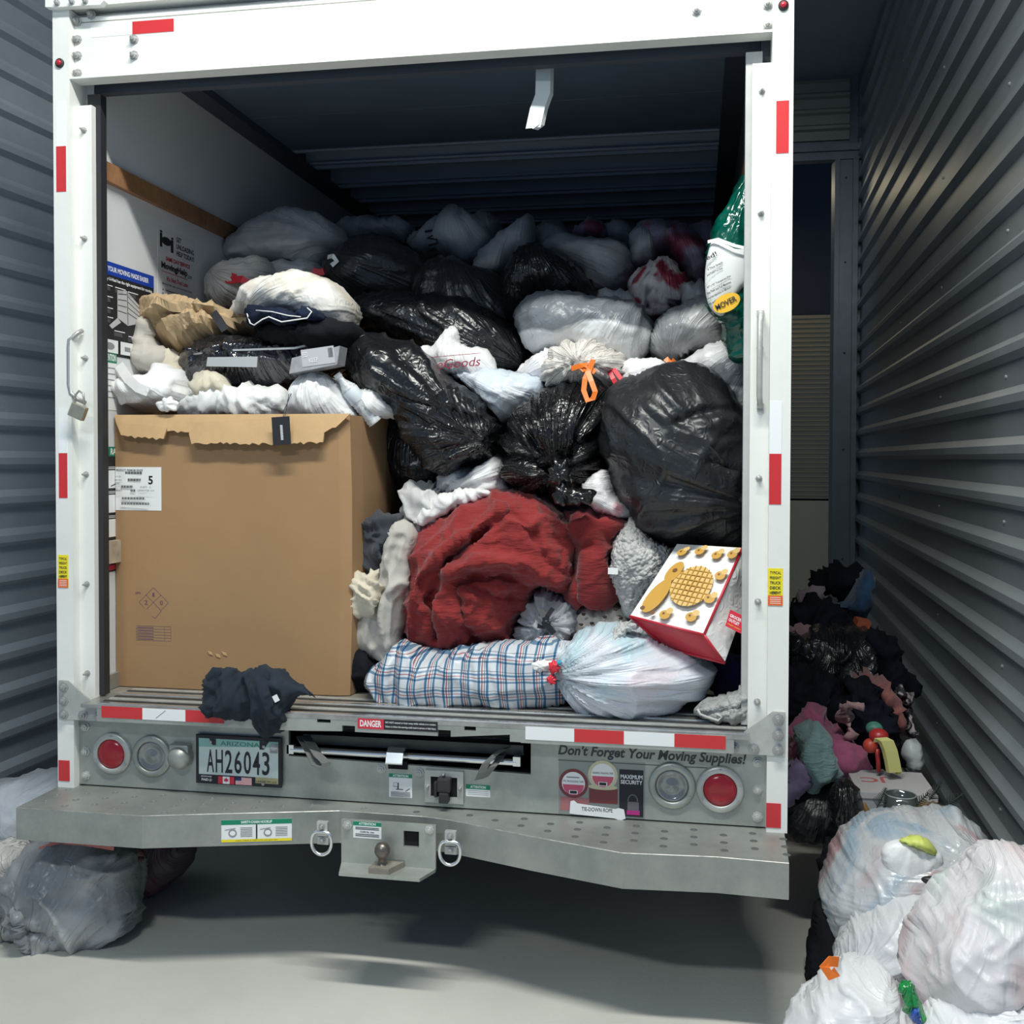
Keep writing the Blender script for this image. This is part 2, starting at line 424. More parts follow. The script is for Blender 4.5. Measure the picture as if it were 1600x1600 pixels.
def child_ribbon(par, name, px, Y, wid, mat, th=.003, wdir=None):
    P = [at(q[0], q[1], q[2] if len(q) > 2 else Y) for q in px]
    P = [Vector(q) for q in P]
    if wdir is None:
        wv = []
        for i in range(len(P)):
            t = (P[min(i+1, len(P)-1)]-P[max(i-1, 0)]).normalized(); wv.append(t.cross(Vector((0.15, -1, .1))).normalized()*wid)
    else: wv = Vector(wdir)*wid
    mb = MB(); mb.ribbon(P, wv, th); o = mb.build(name, mat); 
    if par: o.parent = par; o.location = -par.location
    return o
def child_tube(par, name, px, Y, r, mat, n=8):
    mb = MB(); mb.tube([at(q[0], q[1], q[2] if len(q) > 2 else Y) for q in px], r, n); o = mb.build(name, mat, smooth=True)
    if par: o.parent = par; o.location = -par.location
    return o
def tuft(par, name, px, py, Y, r, mat, sc=(1, 1, 1)):
    """gathered, twisted plastic where a bag is tied"""
    SEED[0] += 1; mb = MB(); mb.ball((0, 0, 0), r, sc, 4)
    for v in mb.bm.verts:
        c = v.co; a = math.atan2(c.x, c.z); L = c.length
        v.co = c*(1+.25*math.sin(a*7+SEED[0])*(.5+.5*noise.noise(c*30))+.35*noise.noise(c*(1.2/r)+Vector((SEED[0], 0, 0))))
    o = mb.build(name, mat, smooth=True); o.location = at(px, py, Y)
    if par: adopt(o, par)
    return o

# ================================================================ the storage unit (setting)
TH = .0445
DW = Vector((math.sin(TH), math.cos(TH), 0)); NW = Vector((-math.cos(TH), math.sin(TH), 0))
steel_wall = plain('corrugated_steel', (.33, .37, .40), .40, .45, .10, 2.2, .03, 30)
steel_wall_l = plain('corrugated_steel_left', (.38, .44, .49), .45, .3, .10, 2.2, .03, 30)
def corrugated(name, base, along, nrm, L0, L1, z1, off, mat, P=.165):
    bm = bmesh.new(); prof = []
    z = off-P
    while z < z1:
        for dz, dx in ((0, 0), (.088, 0), (.108, .026), (.136, .026), (.165, 0)):
            if dz < .165 and 0 <= z+dz <= z1: prof.append((z+dz, dx))
        z += P
    prof = [(0, 0)]+prof+[(z1, 0)]
    A = [bm.verts.new(base+along*L0+nrm*dx+Vector((0, 0, zz))) for zz, dx in prof]
    B = [bm.verts.new(base+along*L1+nrm*dx+Vector((0, 0, zz))) for zz, dx in prof]
    A2 = bm.verts.new(base+along*L0-nrm*.05+Vector((0, 0, 0))); A3 = bm.verts.new(base+along*L0-nrm*.05+Vector((0, 0, z1)))
    B2 = bm.verts.new(base+along*L1-nrm*.05+Vector((0, 0, 0))); B3 = bm.verts.new(base+along*L1-nrm*.05+Vector((0, 0, z1)))
    for i in range(len(prof)-1): bm.faces.new([A[i], A[i+1], B[i+1], B[i]])
    bm.faces.new([A2, A3, B3, B2]); bm.faces.new([A3, A[-1], B[-1], B3]); bm.faces.new([A2, A[0], B[0], B2])
    bm.faces.new([A2]+A+[A3]); bm.faces.new([B2]+B+[B3])
    bmesh.ops.recalc_face_normals(bm, faces=bm.faces)
    me = bpy.data.meshes.new(name); bm.to_mesh(me); bm.free(); me.materials.append(mat)
    o = bpy.data.objects.new(name, me); COL.objects.link(o); o['kind'] = 'structure'; return o
BR = Vector((1.97-.31*math.tan(TH), 0, 0)); BL = Vector((-1.95-.7*math.tan(TH), 0, 0))
wr = corrugated('wall_right', BR, DW, NW, -1.3, 5.3, 4.66, .106, steel_wall)
wl = corrugated('wall_left', BL, DW, -NW, -1.3, 5.3, 4.66, .055+.0, steel_wall_l)
# screws down the right wall
for s_ in (.55, 1.75, 3.0):
    for kz in range(2, 24, 3):
        z = .106+.165*kz+.04; c = BR+DW*s_+Vector((0, 0, z))
        mb = MB(); mb.lathe(c, NW, [(.007, 0), (.007, .003), (.004, .006), (0, .006)], 8); mb.build('screw', zinc, wr)
# floor
m, nt, b = _mat('concrete_floor'); tc = N(nt, 'ShaderNodeTexCoord'); n = N(nt, 'ShaderNodeTexNoise'); n.inputs['Scale'].default_value = 1.3; n.inputs['Detail'].default_value = 8
nt.links.new(tc.outputs['Object'], n.inputs['Vector']); r = N(nt, 'ShaderNodeValToRGB')
r.color_ramp.elements[0].color = (.50, .50, .455, 1); r.color_ramp.elements[1].color = (.63, .63, .575, 1); r.color_ramp.elements[0].position = .3; r.color_ramp.elements[1].position = .7
nt.links.new(n.outputs['Fac'], r.inputs[0]); nt.links.new(r.outputs[0], b.inputs['Base Color']); b.inputs['Roughness'].default_value = .5
n2 = N(nt, 'ShaderNodeTexNoise'); n2.inputs['Scale'].default_value = 60; nt.links.new(tc.outputs['Object'], n2.inputs['Vector']); bump(nt, b, n2.outputs['Fac'], .08, .01)
mb = MB(); mb.box(-5, 5, -6, 9.5, -.1, 0); mb.build('floor', m, kind='structure')
ceil_m = plain('ceiling_steel', (.50, .58, .68), .6, .1, .05, 2)
mb = MB(); mb.box(-2.3, 2.4, -1.2, 5.6, 4.66, 4.74); mb.build('ceiling', ceil_m, kind='structure')
# back wall with door opening, right of the truck
yb = 5.22
jam = plain('door_jamb_steel', (.20, .235, .27), .45, .5, .1, 5)
mb = MB()
mb.box(-2.2, .2, yb, yb+.08, 0, 4.66)
mb.box(.2, 2.2, yb, yb+.08, 4.02, 4.66)
bw = mb.build('wall_back', jam, kind='structure')
def hcorr(name, x0, x1, y, z0, z1, mat, P=.13):
    bm = bmesh.new(); prof = []; z = z0
    while z < z1-.001:
        for dz, dx in ((0, 0), (.55, 0), (.68, .02), (.86, .02)): 
            if z+dz*P <= z1: prof.append((z+dz*P, dx))
        z += P
    prof.append((z1, 0))
    A = [bm.verts.new((x0, y-dx, zz)) for zz, dx in prof]; B = [bm.verts.new((x1, y-dx, zz)) for zz, dx in prof]
    for i in range(len(prof)-1): bm.faces.new([A[i], A[i+1], B[i+1], B[i]])
    A2, A3, B2, B3 = [bm.verts.new(q) for q in ((x0, y+.04, z0), (x0, y+.04, z1), (x1, y+.04, z0), (x1, y+.04, z1))]
    bm.faces.new([A2, A3, B3, B2]); bm.faces.new([A2, A[0], B[0], B2]); bm.faces.new([A3, A[-1], B[-1], B3])
    bmesh.ops.recalc_face_normals(bm, faces=bm.faces)
    me = bpy.data.meshes.new(name); bm.to_mesh(me); bm.free(); me.materials.append(mat)
    o = bpy.data.objects.new(name, me); COL.objects.link(o); return o
o = hcorr('header_panel', 1.3, 2.1, yb-.03, 4.16, 4.62, plain('header_sheet', (.36, .38, .36), .5, .3, .06, 3), .125); o.parent = bw
mb = MB(); mb.box(.3, 2.19, yb-.10, yb+.0, 3.99, 4.05); mb.box(.3, 2.19, yb-.13, yb-.07, 4.05, 4.10); mb.box(.3, 2.10, yb-.06, yb, 4.10, 4.14); mb.build('trim_1', jam, kind='structure')
j0 = atx(1311, 600, 2.1).x
mb = MB(); mb.box(1.985, 2.02, yb-.11, yb+.1, 0, 4.0); mb.box(2.02, 2.12, yb-.08, yb+.06, 0, 4.0); mb.box(2.12, 2.16, yb-.11, yb+.06, 0, 4.0); mb.box(2.17, 2.24, yb-.05, yb+.06, 0, 4.66)
jb = mb.build('trim_2', jam, kind='structure')
for z in (.9, 1.75, 2.5, 3.2, 3.85):
    mb = MB(); mb.lathe((2.07, yb-.08, z), (0, -1, 0), [(.008, 0), (.008, .004), (0, .005)], 8); mb.build('screw', black_rub, jb)
# corridor beyond: a tan roll-up door
tan_door = plain('tan_roll_door', (.32, .27, .17), .6, .1, .05, 3)
o = hcorr('door_1', -.5, 3.6, 8.3, 1.25, 3.22, tan_door, .05); o['kind'] = 'structure'
mb = MB(); mb.box(-.5, 3.6, 8.26, 8.36, .0, 1.23); mb.build('baseboard_back', plain('tan_lower_panel', (.40, .33, .20), .6), kind='structure')
mb = MB(); mb.box(-.5, 3.6, 8.42, 8.5, 0, 7.5); mb.box(-.5, 3.6, 5.4, 8.5, 5.2, 5.3); mb.build('wall_corridor', plain('dark_wall', (.03, .035, .045), .8), kind='structure')

# ================================================================ the truck
TK = thing('moving_truck', (0, 2.5, 0), 'white box truck backed into the unit with its rear opening full of bags', 'truck')
def part(mb, name, mat, smooth=False, label=None, parent=None):
    o = mb.build(name, mat, smooth=smooth); p_ = parent or TK
    o.parent = p_
    o.location = -TK.location if p_ is TK else (0, 0, 0)
    if label: o['label'] = label
    return o
def bolt(mb, c, r=.011, d=(0, -1, 0), stick=.0):
    mb.lathe(c, d, [(r*1.5, 0), (r*1.5, .003), (r, .004), (r, .012), (r*.6, .013), (r*.5, .013+stick), (0, .014+stick)], 8)
def bolts(parent, cs, r=.011, stick=.012, mat=None):
    for c in cs:
        mb = MB(); bolt(mb, c, r, stick=stick); o = mb.build('bolt', mat or zinc); o.parent = parent
H = 1.222; PI_ = 1.160
for s in (-1, 1):
    mb = MB(); mb.prism([(s*PI_, .0), (s*H, .0), (s*H, .14), (s*(PI_+.0), .14)], 'z', .54, 3.199 if s < 0 else 3.6)
    ps = part(mb, 'rear_post', white_paint)
    mb = MB(); mb.box(*sorted((s*1.104, s*PI_)), .04, .06, .80, 2.885); mb.box(*sorted((s*1.104, s*1.110)), .06, .12, .80, 2.885)
    fl = part(mb, 'jamb_flange', white_paint)
    bolts(fl, [(s*1.132, .04, z) for z in (.93, 1.24, 1.62, 2.02, 2.43, 2.80)], .007)
    mb = MB(); mb.box(*sorted((s*1.085, s*1.135)), .065, .10, .85, 2.93); part(mb, 'door_track_guide', grey_paint if s > 0 else black_rub)
    # corner gusset
    zc = .78 if s < 0 else .79
    if s < 0: poly = [(-1.212, .778), (-1.212, .912), (-1.175, .912), (-1.035, .80), (-1.035, .778)]
    else: poly = [(1.212, .778), (1.212, .912), (1.175, .912), (1.035, .80), (1.035, .778)]
    mb = MB(); mb.prism(poly, 'y', -.008, .0); g = part(mb, 'corner_gusset', galv_light)
    bolts(g, [(s*1.192, -.008, .89), (s*1.192, -.008, .843), (s*1.192, -.008, .796), (s*1.12, -.008, .796), (s*1.06, -.008, .796)], .012, .004)
    # small round marker lamp
    c = at(94, 99, 0) if s < 0 else at(1224, 9, 0)
    mb = MB(); mb.lathe((c.x, 0, c.z), (0, -1, 0), [(.0155, 0), (.0155, .006), (.011, .009)], 20); rg_ = part(mb, 'marker_lamp', black_rub)
    mb = MB(); mb.lathe((c.x, -.003, c.z), (0, -1, 0), [(.011, 0), (.009, .008), (.004, .011), (0, .0115)], 18); o = mb.build('lens', red_lens, smooth=True); o.parent = rg_
    # upright reflector strips on the posts
    for (x0, y0, x1, ym, y1) in (((88, 157.5, 103.5, 229, 300), (92, 638, 105.5, 708, 778)) if s < 0 else ((1213, 75, 1233, 158, 240), (1202, 627, 1221, 709, 788))):
        xa = s*1.213 if s < 0 else 1.166; za = at(x0, y0, 0).z; zm = at(x0, ym, 0).z; zb = at(x0, y1, 0).z
        xa = at((x0), ym, 0).x; xb = at(x1, ym, 0).x
        p_ = Print(TK, 'reflector_strip', (xa, 0, zb), (1, 0, 0), (0, 0, 1), xb-xa, za-zb, white_tape, th=.001)
        p_.rect(0, 0, 1, (zm-zb)/(za-zb), red_tape, 'red_band'); p_.done()
    p_ = sheet_y(TK, 'reflector_strip', *((92, 1188, 109, 1220) if s < 0 else (1197, 1255, 1220, 1293)), 0, red_tape, th=.002); p_.done()
    # deck height sticker
    p_ = sheet_y(TK, 'height_sticker', *((91, 867, 107, 918) if s < 0 else (1200, 888, 1223, 946)), 0, yellow_ink, th=.001)
    for i, t in enumerate(('TYPICAL', 'FREIGHT', 'TRUCK', 'DECK', 'HEIGHT')):
        y = .91-.135*i; p_.text(t, .12, y-.07, .88, y+.01, ink_black, .02)
    p_.text('- 50" -', .22, .33, .78, .385, ink_black, .02)
    p_.rect(0, 0, 1, .27, orange_ink, 'orange_band')
    for i in range(4): p_.rect(.14, .21-.052*i, .86, .225-.052*i, ink_white, 'small_print')
    p_.done()
# header
mb = MB(); mb.box(-1.16, 1.16, .03, .07, 2.969, 3.160); mb.box(-1.16, 1.16, -.0, .065, 2.962, 2.969); mb.box(-1.16, 1.16, .03, .06, 3.164, 3.180); mb.box(-1.16, 1.16, .04, .07, 3.158, 3.166)
hd = part(mb, 'header_beam', white_paint)
def hz(px, py): c = at(px, py, .03); return (c.x, .03, c.z)
bolts(hd, [(-1.148, .03, z) for z in (3.165, 3.105, 3.05, 2.99)]+[hz(210, 62), hz(210, 87), (-1.095, .03, 3.185)], .011, .01)
bolts(hd, [hz(1088, 17), (1.146, .03, 3.055), (1.146, .03, 2.993), (1.0, .03, 3.0)][:3], .011, .008)
mb = MB(); mb.box(-1.19, 1.19, .06, .13, 3.175, 3.205); mb.box(-1.19, 1.19, .045, .07, 3.188, 3.192); part(mb, 'upper_channel', galv_light)
mb = MB(); mb.box(-1.20, 1.20, .0, .14, 3.203, 3.42); rr = part(mb, 'roof_rail', white_paint)
mb = MB(); mb.prism([(-1.232, 3.199), (-1.232, 3.42), (-1.015, 3.42), (-1.015, 3.205), (-1.03, 3.192), (-1.20, 3.196)], 'y', -.025, .0); cc = part(mb, 'corner_cap', white_paint)
bolts(cc, [at(x, y, -.025) for x, y in ((90, 5), (113, 3), (134, 2))], .007, 0)
# header reflector
p_ = sheet_y(TK, 'reflector_strip', 142, 34, 272, 54, .03, white_tape, th=.001)
a = at(142, 49, .03); b_ = at(207, 45, .03); c_ = at(272, 41, .03)
p_.obj.location.z += .0; p_.rect((b_.x-a.x)/(c_.x-a.x), 0, 1, 1, red_tape, 'red_band'); p_.done()
# cargo box shell
for s in (-1, 1):
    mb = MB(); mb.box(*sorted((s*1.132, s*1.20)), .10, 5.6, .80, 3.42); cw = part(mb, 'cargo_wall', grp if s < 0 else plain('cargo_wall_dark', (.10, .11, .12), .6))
mb = MB(); mb.box(-1.2, 1.2, 5.6, 5.66, .8, 3.42); part(mb, 'front_bulkhead', grp)
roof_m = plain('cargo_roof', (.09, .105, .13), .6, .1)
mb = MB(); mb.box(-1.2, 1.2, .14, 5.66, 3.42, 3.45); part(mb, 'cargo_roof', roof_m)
rib_m = plain('roof_rib', (.50, .56, .64), .5, .1)
for y in (1.70, 2.0, 2.38, 2.72, 3.06, 3.4, 3.8, 4.2, 4.7, 5.2):
    mb = MB(); mb.box(-1.13, 1.13, y+.012, y+.02, 3.20, 3.42, 0); mb.box(-1.13, 1.13, y-.008, y+.016, 3.199, 3.205); mb.box(-1.13, 1.13, y-.044, y-.028, 3.212, 3.218); mb.box(-1.13, 1.13, y-.044, y+.012, 3.218, 3.222); part(mb, 'roof_bow', rib_m)
mb = MB()
for i in range(3): mb.box(-1.05, 1.08, .20+i*.49, .68+i*.49, 3.20, 3.235)
door = part(mb, 'roll_up_door', plain('door_panel_underside', (.12, .16, .22), .6, 0, .1, 3), label='rolled-up door stored under the roof')
for s in (-1, 1):
    mb = MB(); mb.box(*sorted((s*1.04, s*1.132)), .14, 4.2, 3.165, 3.20); mb.box(*sorted((s*1.10, s*1.132)), .14, 4.5, 3.20, 3.40); tr = part(mb, 'door_track', plain('track_steel', (.07, .085, .11), .5, .3))
mb = MB(); mb.cyl((-1.1, .24, 3.33), (1.1, .24, 3.33), .04); part(mb, 'spring_tube', steel_dark)
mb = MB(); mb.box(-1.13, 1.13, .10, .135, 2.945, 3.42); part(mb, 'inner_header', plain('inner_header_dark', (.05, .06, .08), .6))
# pull strap
P = [at(848, 76, .22), at(849, 105, .16), at(848, 147, .14), at(840, 168, .13), at(833, 200, .12)]
mb = MB(); mb.ribbon(P, (.048, 0.006, .004), .003); part(mb, 'pull_strap', plain('white_strap', (.62, .66, .66), .8))
P = [at(862, 82, .235), at(861, 105, .18), at(860, 147, .16), at(852, 168, .15), at(846, 195, .135), at(836, 202, .12)]
mb = MB(); mb.ribbon(P, (.012, .03, .004), .003); part(mb, 'pull_strap', MATS['white_strap'])
# wooden rails on the left wall
a = atx(152, 250, -1.132); 
mb = MB(); mb.box(-1.132, -1.108, .13, 5.5, 2.655, 2.722); part(mb, 'wood_rail', wood)
mb = MB(); mb.box(-1.132, -1.108, .13, 5.5, 1.30, 1.38); part(mb, 'wood_rail', plain('worn_wood_rail', (.42, .36, .27), .7, 0, .3, 14))
mb = MB(); mb.box(1.10, 1.132, .13, 5.5, 2.655, 2.722); part(mb, 'wood_rail', wood)
# deck
deck_m = plain('deck_boards', (.24, .22, .19), .6, .1, .35, 10)
mb = MB(); mb.box(-1.13, 1.13, .12, 5.6, .80, .845); dk = part(mb, 'cargo_floor', deck_m)
alu_worn = plain('worn_aluminium_sill', (.42, .42, .40), .35, .7, .3, 12)
mb = MB(); mb.box(-1.105, 1.105, -.046, .20, .832, .8445)
sill = part(mb, 'threshold_plate', alu_worn)
for y in (-.03, .0, .035, .07, .11, .15, .18):
    mb = MB(); mb.box(-1.05, 1.10, y, y+.014, .843, .8475); o = mb.build('tread_ridge', (chrome, steel_dark, galv_light, steel_dark, chrome, steel_dark, galv_light)[[-.03, .0, .035, .07, .11, .15, .18].index(y)]); o.parent = sill
# edge beam with notches, above the ramp slot
zt, zb_ = .8425, .79
def X(px, py=1130): return at(px, py, -.03).x
n1, n2 = X(498), X(519); n3, n4 = X(686), X(706); n5, n6 = X(727), X(745); s0, s1 = X(449, 1160), X(815, 1170)
L, Rr = -1.045, 1.06
poly = [(L, zt), (n1, zt+.0), (n1, zt-.022), (n2, zt-.022), (n2, zt), (n5, zt), (n5, zt-.024), (n6, zt-.024), (n6, zt), (Rr, zt), (Rr, .788), (s1, .788), (s1, .79), (s1-.035, .79), (s1-.035, .812),
        (n4, .796), (n4, .816), (n3, .816), (n3, .796), (X(557), .796), (X(557), .815), (X(537), .815), (X(537), .796), (s0+.03, .79), (s0, .79), (L, .788)]
mb = MB(); mb.prism(poly, 'y', -.045, -.03); eb = part(mb, 'rear_sill_beam', galv)
mb = MB(); mb.box(-1.05, 1.06, -.03, .12, .80, .83); part(mb, 'sill_core', void_mat)
# sill reflectors
p_ = sheet_y(TK, 'reflector_strip', 158.7, 1106, 350, 1126, -.0455, red_tape, th=.001); wd = p_.w; p_.obj.location.z = .802; p_.obj.scale[1] = .039/p_.h
p_.rect(.1524/wd*.985, 0, .1524*2/wd, 1, white_tape, 'white_band'); p_.line((.45, .15), (.53, .85), .003, ink_grey, 'scratch'); p_.done()
p_ = sheet_y(TK, 'reflector_strip', 821, 1132, 1134, 1160, -.0455, white_tape, th=.001); p_.obj.location.z = .800
h_ = .041; p_.obj.scale[1] = h_/p_.h; p_.rect(.25, 0, .5, 1, red_tape, 'red_band'); p_.rect(.75, 0, 1, 1, red_tape, 'red_band'); p_.done()
p_ = sheet_y(TK, 'danger_sticker', 559, 1125, 684, 1141, -.0455, ink_black, th=.0008)
p_.rect(0, 0, .33, 1, red_ink, 'red_field'); p_.text('DANGER', .03, .2, .30, .85, ink_white, .03)
p_.text('DO NOT extend or hoist ramp while vehicle is in motion.', .35, .58, .98, .82, ink_white, .01); p_.text('Failure to follow this warning could result in serious or fatal injury.', .35, .18, .98, .42, ink_white, .01); p_.done()
# tail panel with ramp slot
sz0, sz1 = at(815, 1205, .03).z, .775
mb = MB(); PZ0 = .545
mb.prism([(-1.16, PZ0), (-1.16, .80), (s0-.02, .80), (s0-.02, .683), (s1+.02, .667), (s1+.02, .80), (1.16, .80), (1.16, PZ0)], 'y', .03, .045)
tp = part(mb, 'tail_panel', galv)
bolts(tp, [(s*1.135, .03, z) for s in (-1, 1) for z in (.745, .66, .575)]+[at(x, y, .03) for x, y in ((596, 1201), (655, 1207))], .011, .003, galv_light)
mb = MB(); mb.box(s0-.08, s1+.08, .5, .52, .6, .8); mb.box(s0-.08, s0-.05, .045, .5, .6, .8); mb.box(s1+.05, s1+.08, .045, .5, .6, .8); mb.box(s0-.08, s1+.08, .045, .5, .6, .64); part(mb, 'ramp_bay', void_mat)
# ramp
r0 = at(455, 1170, .04); r1 = at(808, 1186, .04)
mb = MB(); mb.box(s0+.02, s1-.01, .07, 2.6, .715, .735); mb.box(s0+.02, s1-.01, .062, .08, .735, .75); rp = part(mb, 'loading_ramp', steel_dark)
mb = MB(); mb.cyl((r0.x, .04, .703), (r1.x, .04, .700), .011, n=14); mb.box(r0.x-.012, r0.x+.012, .03, .05, .69, .72); mb.box(r1.x-.012, r1.x+.012, .03, .05, .69, .72)
o = mb.build('handle_bar', chrome, smooth=False); o.parent = rp
mb = MB(); mb.cyl((r0.x+.03, .16, .742), (r1.x-.02, .16, .740), .008, n=12); o = mb.build('cross_rod', chrome); o.parent = rp
c = at(622, 1180, .03)
mb = MB(); mb.prism([(.018, c.z+.02), (.012, c.z+.024), (-.0, c.z+.015), (-.01, c.z-.01), (-.02, c.z-.016), (-.02, c.z-.012), (-.006, c.z+.018), (.01, c.z+.03), (.03, c.z+.028)], 'x', c.x-.028, c.x+.028); o = mb.build('latch_lip', chrome); o.parent = rp
mb = MB(); mb.box(c.x-.033, c.x+.033, .026, .03, c.z-.045, c.z-.018); part(mb, 'latch_slot', void_mat)
strap_m = plain('grey_web_strap', (.14, .145, .14), .8, 0, .2, 20)
for pts in (((478, 1150, .05), (488, 1165, .0), (497, 1180, -.03), (510, 1192, -.05), (508, 1198, -.055), (494, 1195, -.04), (484, 1175, -.01), (470, 1150, .05)),
            ((792, 1168, .05), (775, 1178, -.01), (760, 1192, -.045), (752, 1208, -.06), (748, 1218, -.065), (757, 1214, -.05), (770, 1198, -.03), (785, 1180, .04))):
    mb = MB(); mb.ribbon([at(*q) for q in pts], (.022, .022, .0), .002); part(mb, 'pull_loop', strap_m)
# tail lights
def lamp(px, py, red, rr=.072):
    c = at(px, py, .03); c.y = .03
    mb = MB(); mb.lathe(c, (0, -1, 0), [(rr, 0), (rr, .006), (rr-.004, .010), (rr*.73, .014), (rr*.70, .010), (rr*.70, .002)], 40)
    o = part(mb, 'tail_lamp' if red else 'reversing_lamp', galv_light if red else galv, True)
    prof = [(rr*.70, .004), (rr*.66, .012), (rr*.4, .016), (0, .018)] if red else [(rr*.70, .004), (rr*.62, .010), (rr*.55, .004), (rr*.3, .002), (rr*.12, .010), (0, .012)]
    mb = MB(); mb.lathe(c, (0, -1, 0), prof, 32); l = mb.build('lens', red_lens if red else plain('clear_lens', (.30, .31, .30), .12, .35, .2, 20), smooth=True); l.parent = o
    for a_ in (90, 210, 330):
        q = c+Vector((math.cos(math.radians(a_)), 0, math.sin(math.radians(a_))))*rr*.87
        mb = MB(); mb.lathe(q+Vector((0, -.011, 0)), (0, -1, 0), [(.004, 0), (.004, .002), (0, .003)], 8); s_ = mb.build('screw', zinc); s_.parent = o
lamp(176, 1177, True); lamp(238, 1181, False); lamp(1050, 1227, False, .073); lamp(1125, 1233, True, .073)
c = at(285, 1181, .03)
mb = MB(); mb.lathe((c.x, .03, c.z), (0, -1, 0), [(.042, 0), (.042, .02), (.034, .04), (.02, .05), (0, .052)], 24); mb.box(c.x-.035, c.x+.035, .0, .03, c.z+.01, c.z+.045, .006)
pl = part(mb, 'plate_lamp', galv, True)
# licence plate
p_ = sheet_y(TK, 'license_plate', 308, 1149, 441, 1226, .022, ink_black, th=.008, label='Arizona licence plate in a black frame')
ratio = .165/p_.h; p_.obj.scale[1] = ratio
plate_bg = plain('plate_mint', (.54, .62, .60), .5, 0, .06, 10)
p_.rect(.035, .19, .965, .93, plate_bg, 'plate_face'); p_.rect(.70, .07, .965, .19, plain('plate_sand', (.40, .35, .19), .5), 'plate_sand')
p_.poly([(.035, .75), (.035, .93), (.965, .93), (.965, .82)], plain('plate_teal', (.22, .42, .39), .5, 0, .1, 10), 'plate_sky')
p_.text('ARIZONA', .29, .80, .75, .89, plain('plate_letter_teal', (.03, .15, .12), .5), .01)
for i, (ch, xa, xb) in enumerate((('A', .13, .215), ('H', .235, .32), ('2', .345, .43), ('6', .455, .54), ('0', .565, .65), ('4', .67, .755), ('3', .78, .865))):
    p_.text(ch, xa, .24, xb, .71, ink_black, .012)
p_.poly([(.13, .93), (.16, .93), (.20, .80), (.24, .80), (.24, .93)], ink_black, 'frame_tab'); p_.poly([(.75, .93), (.75, .76), (.80, .76), (.86, .93)], ink_black, 'frame_tab')
p_.rect(.87, .70, .96, .88, ink_grey, 'tag_sticker'); p_.text('PERM', .88, .76, .95, .82, ink_white)
p_.text('APPORTIONED', .06, .135, .19, .165, ink_white); p_.text('PAID', .07, .06, .15, .11, ink_white, .02)
p_.rect(.265, .02, .455, .17, ink_white, 'flag_field'); p_.rect(.265, .02, .32, .17, red_ink, 'flag_red'); p_.rect(.40, .02, .455, .17, red_ink, 'flag_red')
p_.poly([(.36, .04), (.365, .07), (.39, .075), (.38, .10), (.39, .12), (.37, .12), (.36, .155), (.35, .12), (.33, .12), (.34, .10), (.33, .075), (.355, .07)], red_ink, 'maple_leaf')
p_.rect(.47, .02, .66, .17, ink_white, 'flag_field')
for i in range(6): p_.rect(.47, .025+.025*i, .66, .038+.025*i, red_ink, 'flag_stripe')
p_.rect(.47, .10, .54, .17, plain('flag_navy', (.03, .03, .12), .6), 'flag_canton'); p_.text('LARGE MY.AZ', .71, .09, .95, .13, ink_black)
p_.done()
for x_, z_ in ((.175, .86), (.80, .82), (.175, .08), (.79, .06)):
    mb = MB(); mb.lathe((p_.M.translation.x+x_*p_.w, .014, p_.M.translation.z+z_*.165), (0, -1, 0), [(.006, 0), (.005, .004), (0, .005)], 10); part(mb, 'plate_screw', zinc)
# stickers on the tail panel
p_ = sheet_y(TK, 'attention_sticker', 608, 1209, 644, 1246, .03, paper, th=.0008); p_.rect(0, .84, 1, 1, green_ink, 'green_band'); p_.text('ATTENTION', .16, .865, .84, .965, ink_white, .03)
p_.line((.2, .45), (.2, .62), .0012, ink_grey, 'diagram'); p_.rect(.2, .44, .38, .47, ink_grey, 'diagram'); p_.rect(.37, .34, .42, .62, ink_black, 'diagram'); p_.rect(.3, .33, .62, .36, ink_black, 'diagram'); p_.line((.72, .28), (.9, .4), .002, ink_black, 'diagram'); p_.line((.2, .62), (.38, .62), .0012, ink_grey, 'diagram')
for i in range(5): p_.rect(.08, .22-.045*i, .92, .235-.045*i, ink_black, 'small_print')
p_.done()
p_ = sheet_y(TK, 'attention_sticker', 728, 1226, 766, 1245, .03, paper, th=.0008); p_.rect(0, .62, 1, 1, green_ink, 'green_band'); p_.text('ATTENTION', .18, .70, .82, .92, ink_white, .03)
for i in range(3): p_.rect(.08, .48-.15*i, .92, .51-.15*i, ink_grey, 'small_print')
p_.done()
# trailer plug socket
q0 = at(665, 1199, .03); q1 = at(725, 1255, .03); ex0, ex1, ez0, ez1 = q0.x, q1.x, q1.z, q0.z-.005
mb = MB(); t_ = .02
mb.box(ex0, ex1, .018, .03, ez1-t_, ez1); mb.box(ex0, ex1, .018, .03, ez0, ez0+t_); mb.box(ex0, ex0+t_, .018, .03, ez0+t_, ez1-t_); mb.box(ex1-t_, ex1, .018, .03, ez0+t_, ez1-t_)
so = part(mb, 'socket_frame', galv_light); bolts(so, [((ex0+ex1)/2, .018, ez1-.01), ((ex0+ex1)/2, .018, ez0+.01), (ex0+.01, .018, (ez0+ez1)/2), (ex1-.01, .018, (ez0+ez1)/2)], .004, 0)
mb = MB(); mb.box(ex0+t_, ex1-t_, .024, .0295, ez0+t_, ez1-t_); o = mb.build('recess', void_mat); o.parent = so
mb = MB(); cx_, cz_ = (ex0+ex1)/2+.005, (ez0+ez1)/2; mb.box(cx_-.022, cx_+.022, -.01, .024, cz_-.01, cz_+.035, .006); mb.box(cx_-.016, cx_+.016, -.012, .02, cz_-.045, cz_-.01, .005); mb.box(cx_-.034, cx_-.024, .0, .02, cz_-.03, cz_+.02, .003); part(mb, 'trailer_socket', plain('socket_black', (.03, .03, .033), .5), label='black trailer plug socket with flap')
